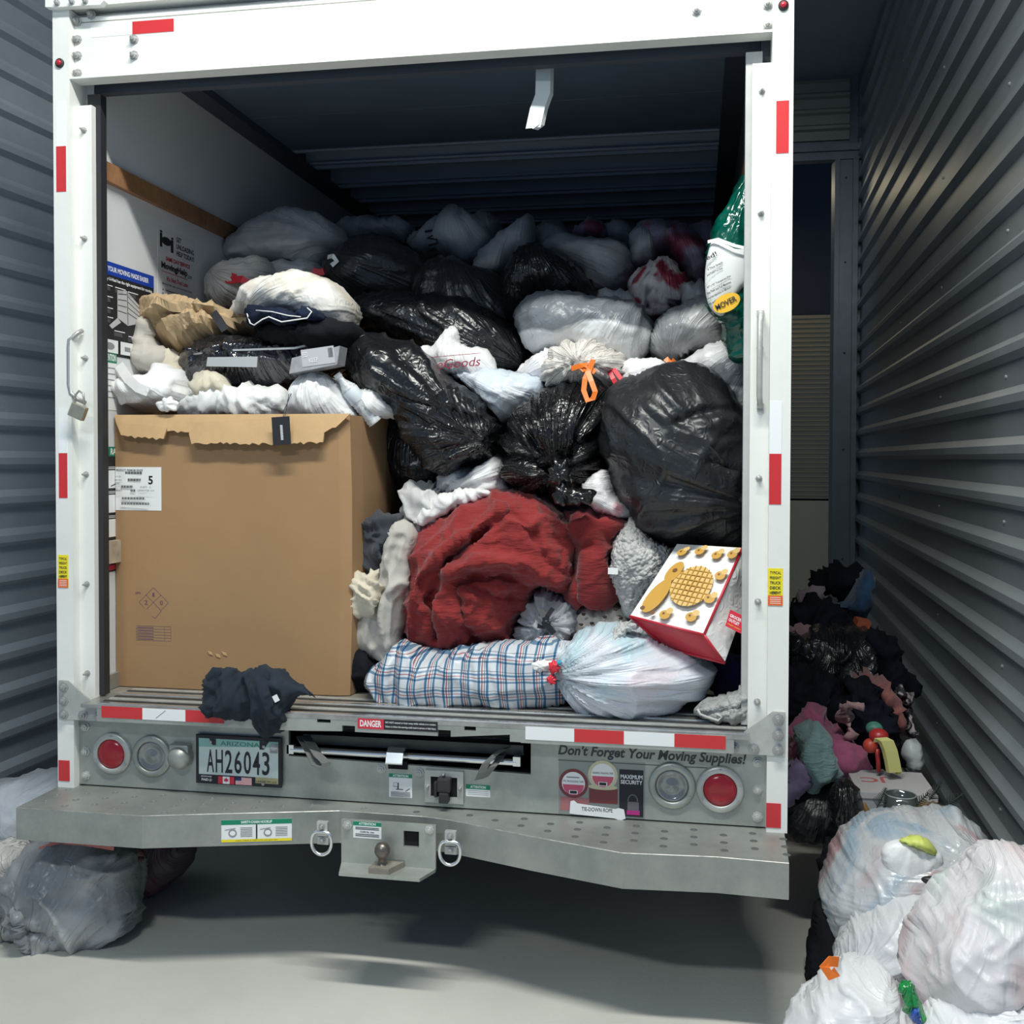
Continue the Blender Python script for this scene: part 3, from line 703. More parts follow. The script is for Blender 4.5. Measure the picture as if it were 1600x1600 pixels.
# slogan and moving supplies decal
a = at(872, 1178, .03); b2 = at(1166, 1200, .03)
p_ = Print(TK, 'slogan_decal', (a.x, .03, .714), (1, 0, 0), (0, 0, 1), b2.x-a.x, .058, galv, th=.0004)
p_.text("Don't Forget Your Moving Supplies!", 0, .22, 1, .95, plain('slogan_ink', (.05, .06, .06), .5), .03, .22); p_.rect(0, .06, .8, .10, MATS['slogan_ink'], 'underline'); p_.done()
dc = sheet_y(TK, 'supplies_decal', 873, 1188, 1008, 1276, .03, plain('decal_film', (.28, .30, .29), .4, .3), th=.0005)
maroon = plain('tape_maroon', (.20, .045, .05), .5); cream = plain('tape_cream', (.62, .58, .38), .5); pk = plain('label_pink', (.62, .10, .18), .5)
def uv(px, py): c = at(px, py, .03); return ((c.x-dc.M.translation.x)/dc.w, (c.z-dc.M.translation.z)/dc.h)
def ell(px, py, r, mat, nm): u_, v_ = uv(px, py); dc.ell(u_, v_, r/dc.w, r/dc.h, mat, 32, nm)
u_, v_ = uv(898, 1258); dc.rect(u_-.17, v_-.10, u_+.16, v_+.14, plain('tape_pink', (.42, .16, .17), .5), 'tape_roll')
u_, v_ = uv(942, 1243); dc.rect(u_-.16, v_-.14, u_+.17, v_+.16, maroon, 'tape_roll'); dc.ell(u_, v_+.15, .17, .05, cream, 24, 'tape_roll')
for (px, py, outer) in ((896, 1224, maroon), (942, 1211, cream)):
    ell(px, py, .047, outer, 'tape_disc'); ell(px, py, .037, ink_white, 'tape_label')
    u_, v_ = uv(px, py); rx, ry = .034/dc.w, .034/dc.h
    dc.poly([(u_+rx*math.cos(t), v_-.02+ry*math.sin(t)) for t in [math.pi+math.pi*i/12 for i in range(13)]], pk, 'tape_label_red')
    dc.rect(u_-.05, v_-.19, u_+.05, v_-.12, ink_white, 'barcode'); dc.rect(u_-.04, v_-.18, u_+.04, v_-.13, ink_black, 'barcode')
    dc.text('PVC PACKAGING TAPE' if px < 900 else 'GENERAL MASKING TAPE', u_-.12, v_+.02, u_+.12, v_+.055, ink_black); dc.rect(u_-.08, v_+.10, u_+.07, v_+.12, ink_grey, 'small_print')
dc.rect(.705, .04, .98, .86, ink_black, 'lock_card'); dc.text('MAXIMUM', .72, .70, .97, .775, ink_white, .02); dc.text('SECURITY', .72, .61, .97, .68, ink_white, .02)
dc.rect(.80, .12, .93, .30, plain('lock_body', (.13, .13, .14), .4), 'padlock_picture'); dc.rect(.79, .07, .94, .15, plain('lock_pink', (.45, .03, .22), .5), 'padlock_picture')
cs = [(.86+.055*math.cos(t), .31+.12*math.sin(t)) for t in [math.pi*i/8 for i in range(9)]]
for q, q2 in zip(cs, cs[1:]): dc.line(q, q2, .004, MATS['lock_body'], 'padlock_picture')
dc.poly([(.13, .03), (.14, .25), (.18, .27), (.22, .22), (.66, .16), (.70, .18), (.76, .16), (.78, .0), (.72, -.04), (.65, -.01), (.20, .02)], ink_white, 'rope_wrapper'); dc.text('TIE-DOWN ROPE', .27, .09, .63, .16, ink_black, .015)
dc.rect(.30, .05, .55, .065, ink_grey, 'small_print'); dc.done()

# bumper
bt, bb = .540, .436
fr = [(-1.228, -.217), (-.79, -.215), (-.45, -.16), (-.14, -.10), (.30, -.085), (.52, -.155), (.745, -.235), (1.212, -.212)]
fr = [(-1.228, -.217)] + [tuple(at(px, py, 0)[:1])+(0,) for px, py in ()] + fr[1:]
def ztop(px, py): q = atz(px, py, bt); return (q.x, q.y)
fr = [ztop(*q) for q in ((25, 1262), (222, 1275), (330, 1272), (530, 1267), (660, 1276), (700, 1281), (830, 1307), (973, 1333), (1120, 1339), (1233, 1349))]
full = fr+[(1.215, .06), (-1.222, .06)]
mb = MB(); bm = mb.bm
topv = [bm.verts.new((x, y, bt)) for x, y in full]; bm.faces.new(topv)
bot = [bm.verts.new((x, y, bb)) for x, y in full]
for i in range(len(full)-1): bm.faces.new([topv[i], topv[(i+1) % len(full)], bot[(i+1) % len(full)], bot[i]])
inn = [bm.verts.new((x*.995, y+.012, bb)) for x, y in fr]; 
for i in range(len(fr)-1): bm.faces.new([bot[i], bot[i+1], inn[i+1], inn[i]])
int_ = [bm.verts.new((x*.995, y+.012, bt-.005)) for x, y in fr]
for i in range(len(fr)-1): bm.faces.new([inn[i], inn[i+1], int_[i+1], int_[i]])
m, nt, b = _mat('bumper_steel'); tc = N(nt, 'ShaderNodeTexCoord'); b.inputs['Metallic'].default_value = .5; b.inputs['Roughness'].default_value = .45
n = N(nt, 'ShaderNodeTexNoise'); n.inputs['Scale'].default_value = 4; n.inputs['Detail'].default_value = 8; n.inputs['Roughness'].default_value = .7; nt.links.new(tc.outputs['Object'], n.inputs['Vector'])
r = N(nt, 'ShaderNodeValToRGB'); r.color_ramp.elements[0].position = .3; r.color_ramp.elements[0].color = (.24, .26, .245, 1); r.color_ramp.elements[1].position = .72; r.color_ramp.elements[1].color = (.42, .43, .40, 1)
e = r.color_ramp.elements.new(.84); e.color = (.62, .58, .52, 1); nt.links.new(n.outputs['Fac'], r.inputs[0]); nt.links.new(r.outputs[0], b.inputs['Base Color'])
bp = part(mb, 'step_bumper', m)
# worn bright edge
mb = MB(); mb.tube([(x, y+.0015, bt-.001) for x, y in fr], .0018, 6); o = mb.build('worn_edge', plain('worn_bright_edge', (.42, .42, .40), .4, .7, .4, 30)); o.parent = bp
# dimples
random.seed(3)
dm = plain('dimple_dark', (.12, .13, .13), .6, .3)
rows = []
for i in range(28):
    x = -1.17+i*.088
    fy = np.interp(x, [q[0] for q in fr], [q[1] for q in fr])
    for j in range(3):
        y = -.02-j*.062-(.03 if i % 2 else 0)
        if y > fy+.02:
            mb = MB(); mb.lathe((x, y, bt), (0, 0, 1), [(.012, 0), (.008, .0015), (.005, .0018), (.004, .0004), (0, .0004)], 12); o = mb.build('grip_dimple', plain('dimple_grey', (.24, .26, .25), .5, .4) if x < 0 else dm); o.parent = bp
# hitch plate, ball, square receiver, rings
hx0, hx1 = at(535, 1300, -.12).x, at(682, 1310, -.12).x
hz1, hz0 = at(600, 1283, -.12).z, at(600, 1352, -.12).z
sx0, sx1, sz0_, sz1_ = at(632, 1310, -.12).x, at(656, 1310, -.12).x, at(644, 1322, -.12).z, at(644, 1297, -.12).z
mb = MB(); mb.box(hx0, sx0, -.13, -.118, hz0, hz1); mb.box(sx1, hx1, -.13, -.118, hz0, hz1); mb.box(sx0, sx1, -.13, -.118, hz0, sz0_); mb.box(sx0, sx1, -.13, -.118, sz1_, hz1)
mb.prism([(hx0, -.13), (hx1, -.13), (hx1-.03, -.21), (hx0+.02, -.21)], 'z', hz0-.006, hz0+.004)
hp = part(mb, 'hitch_plate', galv)
mb = MB(); mb.box(sx0, sx1, -.118, -.11, sz0_, sz1_); o = mb.build('receiver_hole', void_mat); o.parent = hp
c = at(598, 1330, -.165)
mb = MB(); mb.lathe((c.x, -.17, hz0+.004), (0, 0, 1), [(.025, 0), (.025, .014), (.013, .018), (.012, .04), (.018, .045), (.024, .058), (.0235, .07), (.016, .084), (0, .090)], 24); o = mb.build('tow_ball', plain('ball_steel', (.18, .16, .14), .35, .7, .2, 30), smooth=True); o.parent = hp
mb = MB(); mb.prism([(c.x-.035, -.2), (c.x+.03, -.2), (c.x+.06, -.135), (c.x-.03, -.135)], 'z', hz0+.004, hz0+.022); o = mb.build('ball_mount', plain('dirty_steel', (.30, .27, .23), .6, .4, .25, 25)); o.parent = hp
bolts(hp, [at(543, 1289, -.13), at(671, 1296, -.13)], .010, .003, galv_light)
for (px, py) in ((507, 1300), (706, 1315)):
    c = at(px, py, -.115); yf = -.12
    mb = MB(); mb.box(c.x-.018, c.x+.018, yf-.018, yf, c.z-.005, c.z+.04, .003); mb.box(c.x-.02, c.x+.02, yf-.012, yf-.002, c.z-.035, c.z-.01, .003)
    br = mb.build('ring_bracket', galv_light); br.parent = bp; bolts(br, [(c.x, yf-.018, c.z+.026), (c.x, yf-.012, c.z-.02)], .007, .002)
    mb = MB(); mb.tube([(c.x+x_, yf-.022, c.z+z_) for x_, z_ in catmull([(-.025, .005), (-.033, -.02), (-.028, -.045), (-.012, -.06), (.008, -.061), (.026, -.048), (.033, -.022), (.026, .005), (.0, .010)], 4)], .0055, 8, closed=True)
    o = mb.build('safety_chain_ring', chrome, smooth=True); o.parent = bp
# bumper stickers
f1, f2 = fr[2], fr[3]
yb1 = at(400, 1275, 0)
def onface(px):
    # front face segment left of the hitch: intersect pixel ray with the vertical face plane
    a = Vector((*fr[2], 0)); b = Vector((*fr[3], 0)); t = (b-a).normalized(); nn = Vector((t.y, -t.x, 0)); return a, t, nn
a_, t_, nn_ = onface(0)
def pf(px, py): d = ray(px, py); return CAM+d*((a_-CAM).dot(nn_)/d.dot(nn_))
q0 = pf(346, 1316); q1 = pf(456, 1316); qz = pf(400, 1280)
p_ = Print(TK, 'safety_chain_sticker', tuple(q0+nn_*.0005), t_, (0, 0, 1), (q1-q0).length, qz.z-q0.z, paper, th=.0008)
p_.rect(0, .78, 1, 1, green_ink, 'green_band'); p_.text('SAFETY-CHAIN HOOKUP', .28, .83, .72, .95, ink_white, .03); p_.rect(0, 0, 1, .12, yellow_ink, 'yellow_band'); p_.text('CHECK CHAINS AT EVERY STOP AND EACH DAY', .2, .03, .8, .09, ink_black)
p_.rect(.49, .12, .51, .78, ink_black, 'divider')
for x0 in (0, .5):
    p_.ell(x0+.16, .4, .06, .18, ink_grey, 16, 'diagram'); p_.ell(x0+.16, .4, .04, .11, ink_white, 16, 'diagram'); p_.line((x0+.05, .55), (x0+.2, .62), .002, ink_grey, 'diagram')
    for i in range(6): p_.rect(x0+.27, .62-.075*i, x0+.44, .64-.075*i, ink_black, 'small_print')
p_.done()
p_ = sheet_y(TK, 'attention_sticker', 552, 1284, 596, 1310, -.13, paper, th=.0008); p_.rect(0, .75, 1, 1, green_ink, 'green_band'); p_.text('ATTENTION', .2, .8, .8, .95, ink_white, .03)
p_.text('10,000 lbs. max', .25, .32, .75, .44, ink_black, .02)
for y in (.62, .53, .22, .12): p_.rect(.08, y, .92, y+.04, ink_black, 'small_print')
p_.done()
# under-frame and rear wheels (in the dark)
mb = MB(); mb.box(-.5, -.4, .2, 6.5, .55, .75); mb.box(.4, .5, .2, 6.5, .55, .75); part(mb, 'chassis_rail', steel_dark)
for s in (-1, 1):
    mb = MB(); mb.lathe((s*1.15, 3.2, .42), (-s, 0, 0), [(0, 0), (.2, 0), (.24, .03), (.40, .0), (.42, .05), (.42, .5), (.40, .55), (.2, .55), (0, .55)], 28); part(mb, 'rear_wheel', black_rub)
mb = MB(); mb.box(-1.0, 1.0, 6.6, 8.2, .6, 2.4, .1); part(mb, 'cab', white_paint)
for s in (-1, 1):
    mb = MB(); mb.lathe((s*1.0, 7.3, .42), (-s, 0, 0), [(0, 0), (.2, 0), (.24, .03), (.40, .0), (.42, .05), (.42, .22), (.2, .25), (0, .25)], 28); part(mb, 'front_wheel', black_rub)
# grab handles
def handle(px, y0, y1, Yp, s, bend=0):
    a = at(px, y0, Yp); b = at(px, y1, Yp)
    mb = MB()
    if bend: pts = [(a.x+.01, Yp-.008, a.z+.01), (a.x+.008, Yp-.03, a.z+.0), (a.x-.02, Yp-.035, a.z-.025), (a.x-.022, Yp-.035, a.z-.05), (a.x-.022, Yp-.035, b.z+.05), (a.x-.015, Yp-.035, b.z+.02), (a.x+.01, Yp-.035, b.z), (a.x+.022, Yp-.01, b.z-.01)]
    else: pts = [(a.x, Yp-.005, a.z), (a.x, Yp-.03, a.z-.006), (a.x-.003, Yp-.04, a.z-.03), (a.x-.003, Yp-.04, b.z+.03), (a.x, Yp-.03, b.z+.006), (a.x, Yp-.005, b.z)]
    mb.tube(pts, .008 if bend else .009, 10); o = part(mb, 'grab_handle', zinc if bend else galv_light, True)
handle(126, 522, 625, .04, -1, 1); handle(1188, 490, 636, .04, 1)
mb = MB(); c = at(1188, 490, .04); c2 = at(1188, 636, .04)
for q in (c, c2): mb.box(q.x-.011, q.x+.011, .032, .04, q.z-.012, q.z+.012, .003)
part(mb, 'handle_foot', galv_light)
# posters on the left cargo wall (read towards the front of the truck)
XW = -1.1315
def wall_sheet(name, y0, y1, z0, z1, mat): return Print(TK, name, (XW, y0, z0), (0, 1, 0), (0, 0, 1), y1-y0, z1-z0, mat, th=.001)
g = lambda px, py: atx(px, py, XW)
y1_ = g(240, 480).y; ztop_ = g(240, 432).z; zbot_ = g(152, 552).z
ps = wall_sheet('equipment_poster', .105, y1_, zbot_, ztop_, ink_black)
ps.rect(0, .86, 1, 1, blue_ink, 'blue_band'); ps.text('YOUR MOVING MADE EASIER', .18, .90, .90, .955, ink_white, .03); ps.text('Only U-Haul has the right equipment for moving.', .105, .79, .97, .835, ink_white, .03)
ps.poly([(.34, .72), (.50, .74), (.72, .62), (.74, .42), (.52, .36), (.34, .42)], plain('trailer_picture', (.55, .55, .56), .6), 'trailer_picture')
ps.poly([(.34, .42), (.20, .32), (.25, .29), (.40, .38)], MATS['trailer_picture'], 'trailer_picture')
for i in range(4): ps.line((.52, .68-.06*i), (.73, .58-.045*i), .003, ink_black, 'picture_line'); ps.line((.35, .68-.06*i), (.50, .70-.07*i), .003, ink_black, 'picture_line')
ps.line((.51, .73), (.52, .37), .004, ink_black, 'picture_line')
for x0, y0 in ((.08, .74), (.30, .74), (.52, .73), (.72, .68), (.08, .62), (.08, .5), (.78, .54), (.78, .42), (.78, .30), (.28, .27), (.52, .24), (.08, .40)):
    ps.rect(x0, y0, x0+.18, y0+.010, ink_white, 'small_heading')
    for i in range(3): ps.rect(x0, y0-.018-.014*i, x0+.14, y0-.014-.014*i, ink_grey, 'small_print')
ps.rect(.03, .03, .34, .17, ink_white, 'picture_panel'); ps.rect(.38, .03, .95, .17, ink_white, 'picture_panel'); ps.ell(.2, .10, .08, .04, ink_grey, 16, 'picture'); ps.rect(.45, .07, .55, .12, ink_grey, 'picture')
for i in range(5): ps.rect(.62, .13-.02*i, .9, .136-.02*i, ink_black, 'small_print')
ps.done()
yA = g(246, 360).y; yB = g(304, 400).y; zT = g(246, 351).z; zB = g(250, 500).z
ps = wall_sheet('help_poster', yA, yB, zB, zT, plain('poster_white', (.68, .69, .70), .7))
for i, t in enumerate(('GET', 'UNLOADING', 'HELP TODAY!')): ps.text(t, .48, .90-.075*i, .62 if i == 0 else .97, .955-.075*i, ink_black, .03)
ps.ell(.22, .86, .13, .045, ink_black, 18, 'movers_picture'); ps.rect(.05, .78, .11, .93, ink_black, 'movers_picture'); ps.rect(.33, .76, .40, .90, ink_black, 'movers_picture'); ps.ell(.08, .945, .035, .012, ink_black, 12, 'movers_picture'); ps.ell(.37, .915, .035, .012, ink_black, 12, 'movers_picture')
ps.text('SAME DAY SERVICE', .2, .655, .85, .70, red_ink, .03); ps.text('MovingHelp', .08, .54, .78, .63, ink_black, .04); ps.rect(.08, .525, .78, .532, red_ink, 'underline'); ps.text('.com', .78, .545, .90, .58, ink_black); ps.text("It's Not Too Late", .22, .44, .78, .49, red_ink, .02)
ps.text('Moving Help Labor can be booked online', .1, .385, .9, .41, ink_black, .01)
for i in range(8): ps.rect(.10, .33-.04*i, .13, .34-.04*i, ink_black, 'bullet'); ps.rect(.18, .33-.04*i, .55+.2*(i % 2), .338-.04*i, ink_black, 'small_print')
ps.done()
# lower-left stickers
def wsh(name, a, b, mat):
    A = g(*a); Bq = g(*b); return wall_sheet(name, .105, Bq.y, min(A.z, Bq.z), max(A.z, Bq.z), mat)
z1 = g(165, 547).z; ps = wall_sheet('attention_notice', .105, g(182, 560).y, g(165, 640).z, z1, paper); ps.rect(0, .8, 1, 1, green_ink, 'green_band'); ps.text('ATTENTION', .25, .83, .95, .95, ink_white, .03)
for i in range(6): ps.rect(.1, .7-.1*i, .9, .72-.1*i, ink_grey, 'small_print')
ps.done()
z1 = g(165, 698).z; z0 = g(165, 846).z; ps = wall_sheet('ramp_notice', .105, .38, z0, z1, ink_black); ps.rect(0, .9, 1, 1, green_ink, 'green_band'); ps.text('RAMP SAFETY', .3, .915, .95, .985, ink_white, .03)
for k_ in range(3):
    y = .56-.26*k_; ps.rect(.02, y, .98, y+.19, ink_white, 'picture_panel')
    ps.line((.3, y+.02), (.7, y+.10), .004, ink_black, 'figure'); ps.line((.5, y+.05), (.45, y+.16), .006, ink_black, 'figure'); ps.line((.45, y+.16), (.7, y+.15), .004, ink_black, 'figure'); ps.line((.5, y+.05), (.65, y+.03), .004, ink_black, 'figure')
    ps.rect(.05, y+.205, .9, y+.212, ink_white, 'small_print'); ps.rect(.05, y+.222, .8, y+.228, ink_white, 'small_print')
ps.done()
z1 = g(165, 882).z; ps = wall_sheet('rule_strip', .105, .38, z1-.03, z1, ink_black); ps.rect(.1, .2, .9, .8, red_ink, 'red_field'); ps.done()
mb = MB(); mb.box(-1.1315, -1.118, .14, 5.5, .847, .90); part(mb, 'kick_rail', galv)
# number on the post side etc. left out; padlock hanging on the latch

# ================================================================ film and cloth materials
blk = plastic('black_film', (.010, .011, .013), rough=.25, crinkle=.8, fine=.62, spec=.6)
blk2 = plastic('black_film_glossy', (.008, .008, .009), rough=.18, crinkle=1, fine=.5, spec=.6, fs=1.3)
blkm = plastic('black_film_matte', (.018, .020, .023), rough=.34, crinkle=.4, fine=.42, spec=.5)
wht = plastic('white_film', (.80, .80, .80), rough=.32, crinkle=.5, fine=.25, sss=.25, spec=.6)
whtc = plastic('white_film_creamy', (.84, .79, .73), rough=.4, crinkle=.8, fine=.25, fs=1.2)
gry = plastic('grey_film', (.36, .38, .41), (.50, .51, .53), rough=.4, crinkle=.35, fine=.15)
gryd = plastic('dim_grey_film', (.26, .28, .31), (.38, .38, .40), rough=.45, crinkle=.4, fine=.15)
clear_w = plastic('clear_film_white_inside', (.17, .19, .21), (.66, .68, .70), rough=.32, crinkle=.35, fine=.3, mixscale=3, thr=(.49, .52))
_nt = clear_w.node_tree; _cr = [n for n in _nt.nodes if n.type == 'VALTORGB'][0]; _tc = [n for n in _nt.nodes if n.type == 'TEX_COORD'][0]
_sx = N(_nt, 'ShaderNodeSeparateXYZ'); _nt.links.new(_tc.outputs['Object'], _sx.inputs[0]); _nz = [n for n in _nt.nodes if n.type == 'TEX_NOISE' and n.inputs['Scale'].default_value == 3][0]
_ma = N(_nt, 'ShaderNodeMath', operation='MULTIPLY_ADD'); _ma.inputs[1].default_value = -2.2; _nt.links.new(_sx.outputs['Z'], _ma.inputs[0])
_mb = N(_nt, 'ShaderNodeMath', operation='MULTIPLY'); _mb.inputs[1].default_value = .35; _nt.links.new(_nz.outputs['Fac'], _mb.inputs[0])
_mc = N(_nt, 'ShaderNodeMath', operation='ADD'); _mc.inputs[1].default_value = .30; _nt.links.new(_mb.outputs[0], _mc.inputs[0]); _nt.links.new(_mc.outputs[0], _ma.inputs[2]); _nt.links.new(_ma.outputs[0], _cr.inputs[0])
pinkw = plastic('white_film_pink_inside', (.78, .77, .78), (.72, .33, .40), rough=.38, crinkle=.5, fine=.2, mixscale=3, thr=(.60, .68))
bluew = plastic('pale_blue_film', (.62, .69, .78), (.74, .77, .80), rough=.28, crinkle=.35, fine=.2)
redmix = plastic('film_red_black_inside', (.50, .46, .47), (.24, .03, .05), rough=.4, crinkle=.4, fine=.2, mixscale=7, thr=(.50, .56), col3=(.03, .03, .05))
purp = plastic('film_purple_inside', (.22, .20, .27), (.24, .05, .09), rough=.4, crinkle=.4, fine=.2, mixscale=5, thr=(.5, .6))
bigw = plastic('drawstring_film', (.62, .66, .72), (.68, .58, .62), rough=.33, crinkle=.7, fine=.22, mixscale=4, thr=(.56, .7), col3=(.48, .62, .68), fs=1.2)
multi = plastic('thin_film_mixed_contents', (.50, .52, .54), (.46, .30, .31), rough=.27, crinkle=.4, fine=.25, spec=.7, sss=.25, mixscale=4, thr=(.55, .66), col3=(.33, .42, .50))
multi2 = plastic('thin_film_pink_contents', (.70, .68, .70), (.66, .46, .46), rough=.30, crinkle=.38, fine=.22, spec=.6, sss=.35, mixscale=2.4, thr=(.52, .66), col3=(.60, .66, .64))
whitef = plastic('plain_white_film', (.74, .75, .77), rough=.32, crinkle=.35, fine=.2, sss=.35, spec=.6)
greyc = plastic('smoky_clear_film', (.24, .255, .27), (.42, .43, .44), rough=.32, crinkle=.5, fine=.3, mixscale=3, sss=.2)
lgrey = plastic('pale_translucent_film', (.44, .47, .52), (.52, .54, .58), rough=.4, crinkle=.4, fine=.2)
orange = plain('orange_ribbon', (.85, .19, .02), .4); redrib = plain('red_ribbon', (.70, .03, .05), .4); blktie = plain('black_tie', (.015, .015, .018), .4)
red_q = cloth('red_quilt', (.235, .026, .026), .1, 300, .15, .3, quilt=6)
red_q2 = cloth('red_sham', (.215, .024, .025), .1, 300, .15, .3, quilt=6)
navy = cloth('navy_cloth', (.022, .030, .042), .2, sheen=.05, wrinkle=.7); blackc = cloth('black_cloth', (.008, .009, .012), .2, sheen=.0); charc = cloth('charcoal_cloth', (.045, .05, .06), .2)
beige = cloth('beige_trousers', (.46, .44, .40), .06); creamc = cloth('cream_cloth', (.62, .56, .44), .08); greyw = cloth('grey_white_cloth', (.55, .55, .54), .1); whitec = cloth('white_cloth', (.74, .74, .73), .05)
fluff = cloth('grey_plush', (.50, .50, .49), .12, 120, .6, .5, fluffy=70); rugm = cloth('grey_rug', (.30, .31, .30), .3, 90, .8, .6, fluffy=60)
denim = cloth('denim', (.012, .018, .038), .3, sheen=.0)

# plaid woven sheet
m, nt, b = _mat('plaid_tarpaulin'); b.inputs['Roughness'].default_value = .45; plaid = m
tc = N(nt, 'ShaderNodeTexCoord'); sx = N(nt, 'ShaderNodeSeparateXYZ'); nz_ = N(nt, 'ShaderNodeTexNoise'); nz_.inputs['Scale'].default_value = 5
nt.links.new(tc.outputs['Object'], nz_.inputs['Vector']); mx = N(nt, 'ShaderNodeVectorMath', operation='MULTIPLY_ADD')
nt.links.new(nz_.outputs['Color'], mx.inputs[0]); mx.inputs[1].default_value = (.035, .035, .035); nt.links.new(tc.outputs['Object'], mx.inputs[2]); nt.links.new(mx.outputs[0], sx.inputs[0])
def stripes(src, period, cols):
    a = N(nt, 'ShaderNodeMath', operation='DIVIDE'); a.inputs[1].default_value = period; nt.links.new(src, a.inputs[0])
    f = N(nt, 'ShaderNodeMath', operation='FRACT'); nt.links.new(a.outputs[0], f.inputs[0])
    r = N(nt, 'ShaderNodeValToRGB'); r.color_ramp.interpolation = 'CONSTANT'; e = r.color_ramp.elements
    e[0].position = 0; e[0].color = (*cols[0][1], 1); e[1].position = cols[1][0]; e[1].color = (*cols[1][1], 1)
    for p_, c_ in cols[2:]: q = e.new(p_); q.color = (*c_, 1)
    nt.links.new(f.outputs[0], r.inputs[0]); return r.outputs[0]
Wc, Bc, Rc, Kc = (.74, .76, .78), (.08, .22, .36), (.48, .12, .13), (.12, .14, .18)
v1 = stripes(sx.outputs['X'], .062, [(0, Wc), (.30, Bc), (.42, Wc), (.48, Rc), (.54, Wc), (.62, Kc), (.66, Wc), (.72, Bc), (.84, Wc)])
v2 = stripes(sx.outputs['Z'], .062, [(0, Wc), (.35, Bc), (.45, Wc), (.55, Rc), (.60, Wc), (.70, Bc), (.80, Wc), (.9, Kc), (.93, Wc)])
mm = N(nt, 'ShaderNodeMix', data_type='RGBA', blend_type='MULTIPLY'); mm.inputs[0].default_value = .9
nt.links.new(v1, mm.inputs[6]); nt.links.new(v2, mm.inputs[7])
nt.links.new(mm.outputs[2], b.inputs['Base Color'])
n2 = N(nt, 'ShaderNodeTexNoise'); n2.noise_type = 'RIDGED_MULTIFRACTAL'; n2.inputs['Scale'].default_value = 6; nt.links.new(tc.outputs['Object'], n2.inputs['Vector']); bump(nt, b, n2.outputs['Fac'], .3, .008)

# ================================================================ the carton and what lies on it
bx0, bx1, by0, by1, bz0, bz1 = -1.075, -.215, .215, .93, .848, 1.828
BX = thing('shipping_carton', ((bx0+bx1)/2, (by0+by1)/2, bz0), 'tall brown cardboard gaylord carton with a torn top flap, heaped with clothes', 'box')
def cpart(mb, name, mat, par=BX, smooth=False, label=None):
    o = mb.build(name, mat, smooth=smooth); o.parent = par; o.location = -par.location
    if label: o['label'] = label
    return o
mb = MB(); bm = mb.bm
ring = []
fx0 = at(180, 700, by0).x; fx1 = at(545, 850, by0).x
ring = [(fx0, by0), (fx1-.04, by0), (fx1, by0+.012), (fx1+.012, by0+.10), (fx1+.03, by0+.32), (fx1+.02, by0+.55), (fx1-.02, by1), (fx0, by1)]
zs = [bz0, bz0+.3, bz0+.7, bz1]
R_ = [[bm.verts.new((x+(0 if i in (0, 3) else (.008 if x > -.5 else 0)), y, z)) for x, y in ring] for i, z in enumerate(zs)]
for A, B in zip(R_, R_[1:]):
    for k in range(len(ring)): bm.faces.new([A[k], A[(k+1) % 8], B[(k+1) % 8], B[k]])
bm.faces.new(R_[0])
T = R_[-1]; I_ = [bm.verts.new((v.co.x*.985-.008, v.co.y*.985+.008, bz1)) for v in T]; J_ = [bm.verts.new((v.co.x, v.co.y, bz1-.12)) for v in I_]
for k in range(8): bm.faces.new([T[k], T[(k+1) % 8], I_[(k+1) % 8], I_[k]]); bm.faces.new([I_[k], I_[(k+1) % 8], J_[(k+1) % 8], J_[k]])
bm.faces.new(J_)
cpart(mb, 'carton_body', cardboard)
random.seed(8)
def torn(P):
    out = []
    for i, a in enumerate(P):
        b = P[(i+1) % len(P)]; out.append(a)
        if min(a[1], b[1]) > 664 and abs(b[0]-a[0]) > 12:
            n = int(abs(b[0]-a[0])/5)
            for k in range(1, n): out.append((a[0]+(b[0]-a[0])*k/n, a[1]+(b[1]-a[1])*k/n+random.uniform(-2.2, 2.2)))
    return out
fl_pieces = [[(180, 643), (262, 641), (262, 668), (256, 686), (222, 684), (190, 680), (182, 660)],
             [(262, 641), (304, 642), (300, 676), (262, 674)],
             [(304, 641), (425, 641), (548, 640), (525, 668), (507, 676), (505, 691), (430, 694), (330, 692), (300, 694), (296, 678), (301, 660)]]
for i, P in enumerate(fl_pieces):
    P = torn(P)
    off = (.0, .004, .0)[i]
    mb = MB(); bm = mb.bm; yy = by0-.006
    vs = []
    zt_ = bz1+.004
    outer = []
    for (px, py) in P:
        q = at(px, py, yy-.03*max(0, (py-641)/52)); outer.append(q)
    A = [bm.verts.new((q.x, q.y-.004, min(q.z, zt_))) for q in outer]; Bv = [bm.verts.new((q.x, q.y+.004, min(q.z, zt_))) for q in outer]
    bm.faces.new(A); bm.faces.new(Bv[::-1]); n = len(A)
    for k in range(n): bm.faces.new([A[k], Bv[k], Bv[(k+1) % n], A[(k+1) % n]])
    cpart(mb, 'torn_flap', cardboard_in)
a = at(181, 797, by0); b_ = at(252, 730, by0)
p_ = Print(BX, 'shipping_label', (a.x, by0, a.z), (1, 0, 0), (0, 0, 1), b_.x-a.x, b_.z-a.z, paper, th=.001)
p_.text('5', .72, .60, .82, .80, ink_black, .03); p_.text('PRODUCT: PREMIUM GRADE', .02, .90, .6, .95, ink_black, .01)
for x0, y0, x1 in ((.22, .84, .6), (.28, .68, .58), (.14, .52, .42), (.35, .43, .48), (.16, .25, .68), (.16, .13, .78)):
    for k in range(int((x1-x0)/.022)): p_.rect(x0+k*.022, y0, x0+k*.022+.012+.006*(k % 3 == 0), y0+.055, ink_black, 'barcode')
